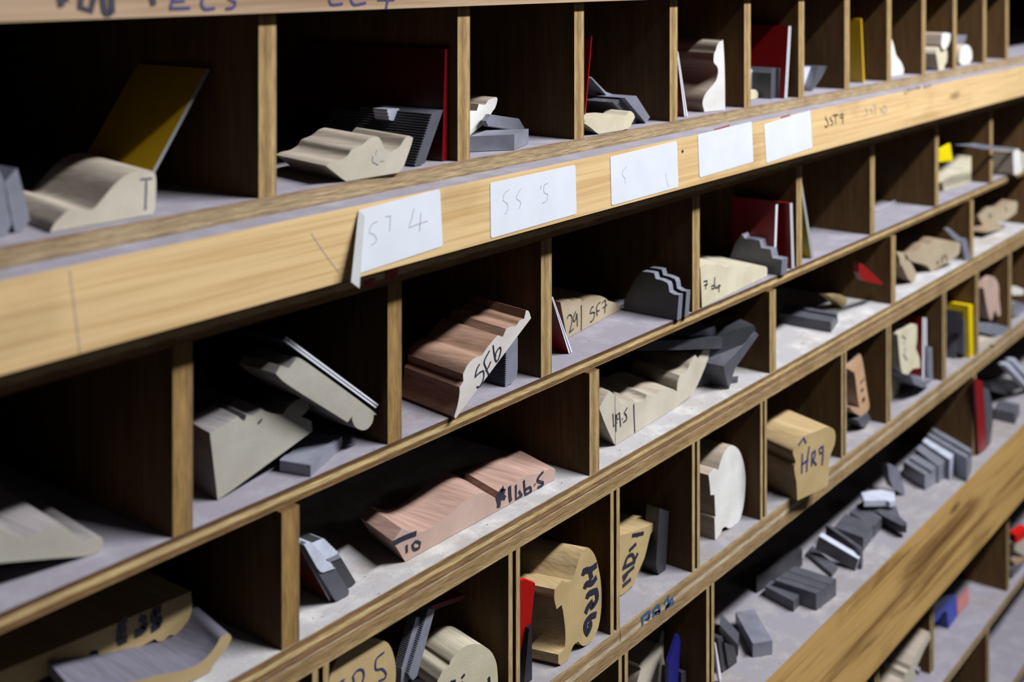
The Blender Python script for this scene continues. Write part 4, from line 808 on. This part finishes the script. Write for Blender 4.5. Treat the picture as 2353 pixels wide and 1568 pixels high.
# ================================================================ long tray
put('w', 'n1', 'T', (560, 1720), [(380, 1210), (430, 1270), (445, 1250), (480, 1150), (650, 930), (702, 950), (730, 1100), (790, 1459), (800, 1720), (380, 1760), (380, 1450), (430, 1280)], 'pale notched moulding sample at the bottom edge of the view of the long tray', 'pale', L=0.04, curve=False)
put('w', 'n1', 'T', (700, 1100), [(665, 920), (720, 760), (745, 770), (735, 1000), (735, 1100), (690, 1100)], 'dim wood sample behind the pale notched one in the tray', 'grey', L=0.03, curve=False, y=0.05)
put('t', 'n1', 'T', (860, 1640), [(800, 1200), (935, 810), (965, 900), (905, 1640), (800, 1640)], 'navy blue plastic sheet standing beside the pale notched sample', 'navy', L=0.003, curve=False)
for i, (a, b) in enumerate(((975, 1035), (1060, 1150), (1165, 1215))):
    put('k', 'n1', 'T', (a + 20, 1600), [(a, 1330 - 15 * i), (b, 1310), (b, 1600), (a, 1610)], ('left', 'middle', 'right')[i] + ' one of three dim knives right of the navy sheet', 'dark', L=0.03, curve=False)
put('w', 'n1', 'T', (330, 1700), [(280, 1330), (340, 1280), (385, 1290), (375, 1700), (280, 1720)], 'brown wood sample left of the pale notched one', 'oak', L=0.03, curve=False)
put('t', 'n1', 'T', (1500, 1480), [(1425, 930), (1440, 930), (1520, 1400), (1500, 1480), (1480, 1380)], 'thin white laminate strip standing in the near corner of the tray', 'whitesolid', L=0.002, curve=False)
put('k', 'n1', 'T', (1550, 1325), [(1470, 870), (1530, 840), (1595, 1200), (1590, 1290), (1550, 1325), (1520, 1310)], 'dark upright steel knife in the near corner of the tray, left one', 'dark', L=0.025, curve=False)
put('k', 'n1', 'T', (1660, 1260), [(1555, 920), (1600, 950), (1690, 975), (1725, 1100), (1725, 1250), (1610, 1262), (1570, 1000)], 'dark upright steel knife in the near corner of the tray, right one', 'dark', L=0.025, curve=False)
slab('n1', 'T', (1740, 960), (1755, 800), (1490, 690), 'small grey steel knife behind the upright pair in the tray', 0.010, 'mid')
slab('n1', 'T', (1940, 945), (2205, 905), (1705, 518), 'clean blue grey steel slab alone on the tray floor', 0.012, 'steel')
slab('n6', 'T', (605, 1485), (670, 1412), (285, 1318), 'small dark steel bar with a angled bright end near the tray front', 0.010, 'mid')
slab('n6', 'T', (860, 1400), (1085, 1235), (390, 1245), 'wide dark steel slab with two shallow grooves, largest in the tray', 0.016, 'mid', notch=[(0.25, 0.28, 0.001), (0.6, 0.63, 0.001)])
slab('n6', 'T', (190, 1210), (160, 1165), (705, 905), 'long dark steel bar deep in the tray behind the wide grooved slab', 0.016, 'dark')
slab('n6', 'T', (1035, 1170), (1100, 1092), (750, 930), 'lavender grey steel plate between the wide slab and the ribbed knife', 0.004, 'mid')
put('k', 'n6', 'T', (1300, 1142), [(1300, 1142), (1335, 1005), ('t', (1330, 1003), (1330, 1003.1), 1, 0), (890, 745), (850, 885), (855, 900)], 'ribbed steel knife standing on edge across the tray', 'mid_bright', edge=((1335, 1005), (1365, 970)), L=0.009, curve=False, d=None)
slab('n6', 'T', (1360, 905), (1385, 885), (965, 625), 'bright edged steel strip behind the ribbed knife', 0.020, 'mid')
slab('n6', 'T', (1390, 770), (1510, 612), (1060, 650), 'square dark steel slab in the middle of the tray pile', 0.014, 'mid')
slab('n6', 'T', (1512, 640), (1600, 535), (1240, 485), 'dark steel slab tucked under the profiled knife in the tray', 0.012, 'mid')
slab('n6', 'T', (1530, 478), (1650, 385), (1330, 395), 'pale grey steel plate under the shining knife', 0.012, 'steel')
plate('n6', 'T', [(1535, 468), (1600, 420), (1660, 368), (1740, 370), (1765, 430), (1800, 530), (1880, 598), (1872, 630), (1815, 628), (1610, 520)], 'dark bell shaped steel knife lying at the tray front', 0.006, 0.008, 'mid', 'dark')
plate('n6', 'T', [(1368, 262), (1480, 238), (1600, 230), (1740, 258), (1750, 350), (1690, 366), (1640, 350), (1400, 356)], 'brightly shining polished steel knife on the tray pile', 0.018, 0.006, 'bright')
put('k', 'n8', 'T', (640, 940), [(455, 580), (520, 580), (590, 625), (640, 800), (665, 920), (640, 945), (520, 850), (470, 720)], 'blue tinted rounded steel knife standing behind the shining one', 'steel', edge=((660, 930), (520, 845)), L=0.012, curve=False)
slab('n8', 'T', (900, 690), (1050, 600), (640, 530), 'grey steel slab with a notched end, nearest of the four slabs by the divider', 0.018, 'steel', notch=[(0.3, 0.5, 0.004)])
slab('n8', 'T', (1060, 590), (1165, 505), (785, 375), 'grey steel slab second from the tray front end of the four slab stack', 0.020, 'steel')
slab('n8', 'T', (1200, 510), (1265, 425), (870, 290), 'bright grey steel slab third in the four slab stack', 0.024, 'bright')
slab('n8', 'T', (1400, 492), (1462, 385), (930, 212), 'broad grey steel slab nearest the divider in the four slab stack', 0.028, 'steel', notch=[(0.35, 0.6, 0.006)])
put('k', 'n8', 'T', (1180, 235), [(1120, -20), (1165, 0), (1205, 150), (1195, 220), (1170, 240), (1145, 130)], 'slim silver steel shard standing behind the four slabs', 'bright', L=0.006, curve=False, y=0.05)
card('k7', 'T', (215, 1460), (165, 1462), (118, 510), (215, 545), (262, 1455), 'red laminate template standing in the far end of the tray', 'red', 0.003, plain_edge='red', core=False)
put('k', 'k7', 'T', (285, 1380), [(225, 640), (290, 640), (345, 860), (345, 1050), (315, 1375), (270, 1390)], 'grey steel knife right of the red template in the tray', 'mid', L=0.03, curve=False)
slab('k7', 'T', (630, 960), (690, 840), (360, 900), 'low grey steel slab at the far end of the tray', 0.014, 'mid')
put('k', 'k7', 'T', (560, 790), [(320, 560), (430, 560), (760, 720), (720, 820), (560, 790), (330, 660)], 'dark steel slab piled above the low grey one at the right frame edge', 'dark', L=0.04, curve=False, y=0.03)
put('k', 'k7', 'T', (780, 820), [(500, 330), (555, 300), (860, 760), (840, 860)], 'brilliant white lit steel bar leaning at the right frame edge, left one', 'bright', L=0.01, curve=False, y=0.01)
put('k', 'k7', 'T', (860, 700), [(580, 270), (630, 245), (900, 620), (880, 700)], 'brilliant white lit steel bar leaning at the right frame edge, right one', 'bright', L=0.01, curve=False, y=0.015)

# ================================================================ rack below the lip board
put('w', 'n2', 'G', (820, 1700), [(1072, 898), (1082, 980), (1000, 1130), (880, 1400), (800, 1700), (560, 1700), (640, 1580), (720, 1545), (735, 1500), (740, 1445), (800, 1410), (812, 1350), (840, 1305), (900, 1180)], 'stepped pale moulding sample leaning in the rack below the lip board', 'pale', edge=((840, 1305), (600, 1200)), L=0.06, curve=False)
put('w', 'n2', 'G', (1320, 860), [(1100, 520), (1300, 400), (1400, 390), (1436, 440), (1436, 690), (1325, 855), (1308, 640), (1270, 605), (1150, 770), (1100, 760)], 'blue bent plastic bracket in the rack below the lip board', 'blue', L=0.03, curve=False, name='plastic_bracket', cat='bracket')
slab('n2', 'G', (1445, 670), (1600, 495), (1440, 445), 'faded red card lying flat beside the blue bracket', 0.0015, 'pinkcard', kind='t')
slab('n2', 'G', (930, 1432), (945, 1385), (830, 1358), 'short grey strip lying beside the stepped pale sample', 0.004, 'strip', kind='w')
slab('k8', 'G', (530, 600), (700, 480), (430, 540), 'bright red block at the right frame edge below the lip board', 0.012, 'redsolid', kind='t', z=0.06)
put('w', 'k8', 'G', (560, 880), [(440, 760), (480, 740), (640, 610), (700, 620), (700, 920), (640, 890), (520, 830)], 'pale block leaning under the red one at the right frame edge', 'pale', L=0.04, curve=False, y=0.01)
put('k', 'k8', 'G', (560, 1260), [(470, 1110), (540, 1050), (700, 1110), (700, 1300), (580, 1280), (480, 1220)], 'dark grey steel knife in the last pigeonhole below the lip board', 'mid', L=0.03, curve=False, y=0.008)
put('w', 'k8', 'G', (560, 1090), [(460, 960), (540, 930), (700, 960), (700, 1105), (540, 1050)], 'brownish wood sample above the dark grey knife at the frame edge', 'salmon', L=0.04, curve=False, y=0.01)
put('w', 'n2', 'H', (1500, 1760), [(1390, 1560), (1470, 1470), (1680, 1568), (1650, 1760), (1400, 1790)], 'pale block on the lowest shelf in view, cut by the bottom edge of the view', 'pale', L=0.05, curve=False)

# ================================================================ crumbs of sawdust
def crumbs(name, zf, spots, label, kind='stuff'):
    bm = bmesh.new(); walls = [(o.location.x - 0.002, o.location.x + 0.015) for o in rack.children if o.name.startswith('divider') and abs(o.location.z - zf) < 0.002]
    for x, y, r in spots:
        if any(a < x < b for a, b in walls): continue
        vs = [bm.verts.new((x + r * math.cos(a) * random.uniform(0.6, 1.3), y + r * math.sin(a) * random.uniform(0.6, 1.3), zf + 0.0001)) for a in (0.3, 2.2, 4.3)]
        t = bm.verts.new((x, y, zf + r * random.uniform(0.5, 1.0)))
        bm.faces.new(vs[::-1])
        for i in range(3): bm.faces.new((vs[i], vs[(i + 1) % 3], t))
    bmesh.ops.recalc_face_normals(bm, faces=bm.faces)
    me = D.meshes.new(name); bm.to_mesh(me); bm.free()
    o = link(name, me, [M['crumb']]); tag(o, label, 'sawdust', None, kind)
R2 = random.Random(3)
crumbs('sawdust_crumbs', F['Dd'], [(R2.uniform(0.35, 1.9), R2.uniform(0.003, 0.03) ** 1.0, R2.choice((0.0003, 0.0004, 0.0006, 0.0009))) for _ in range(260)], 'scattered pale sawdust crumbs along the third shelf edge')
crumbs('sawdust_crumbs', F['T'], [(R2.uniform(0.9, 1.9), R2.uniform(-0.015, 0.06), R2.choice((0.0003, 0.0005, 0.0007, 0.001))) for _ in range(200)], 'scattered pale sawdust crumbs along the front of the long tray')
crumbs('sawdust_crumbs', F['E'], [(R2.uniform(0.6, 1.9), R2.uniform(0.002, 0.06), R2.choice((0.0003, 0.0004, 0.0006))) for _ in range(160)], 'scattered pale sawdust crumbs on the fourth shelf')

# ================================================================ all base colours darkened, so bounced light fills the shade less
for m in D.materials:
    t = m.node_tree; b = t.nodes.get('Principled BSDF')
    if not b: continue
    i = b.inputs['Base Color']
    src = i.links[0].from_socket if i.is_linked else tuple(i.default_value)[:3]
    t.links.new(mix(t, src, (0.6, 0.6, 0.6), 1.0, 'MULTIPLY'), i)
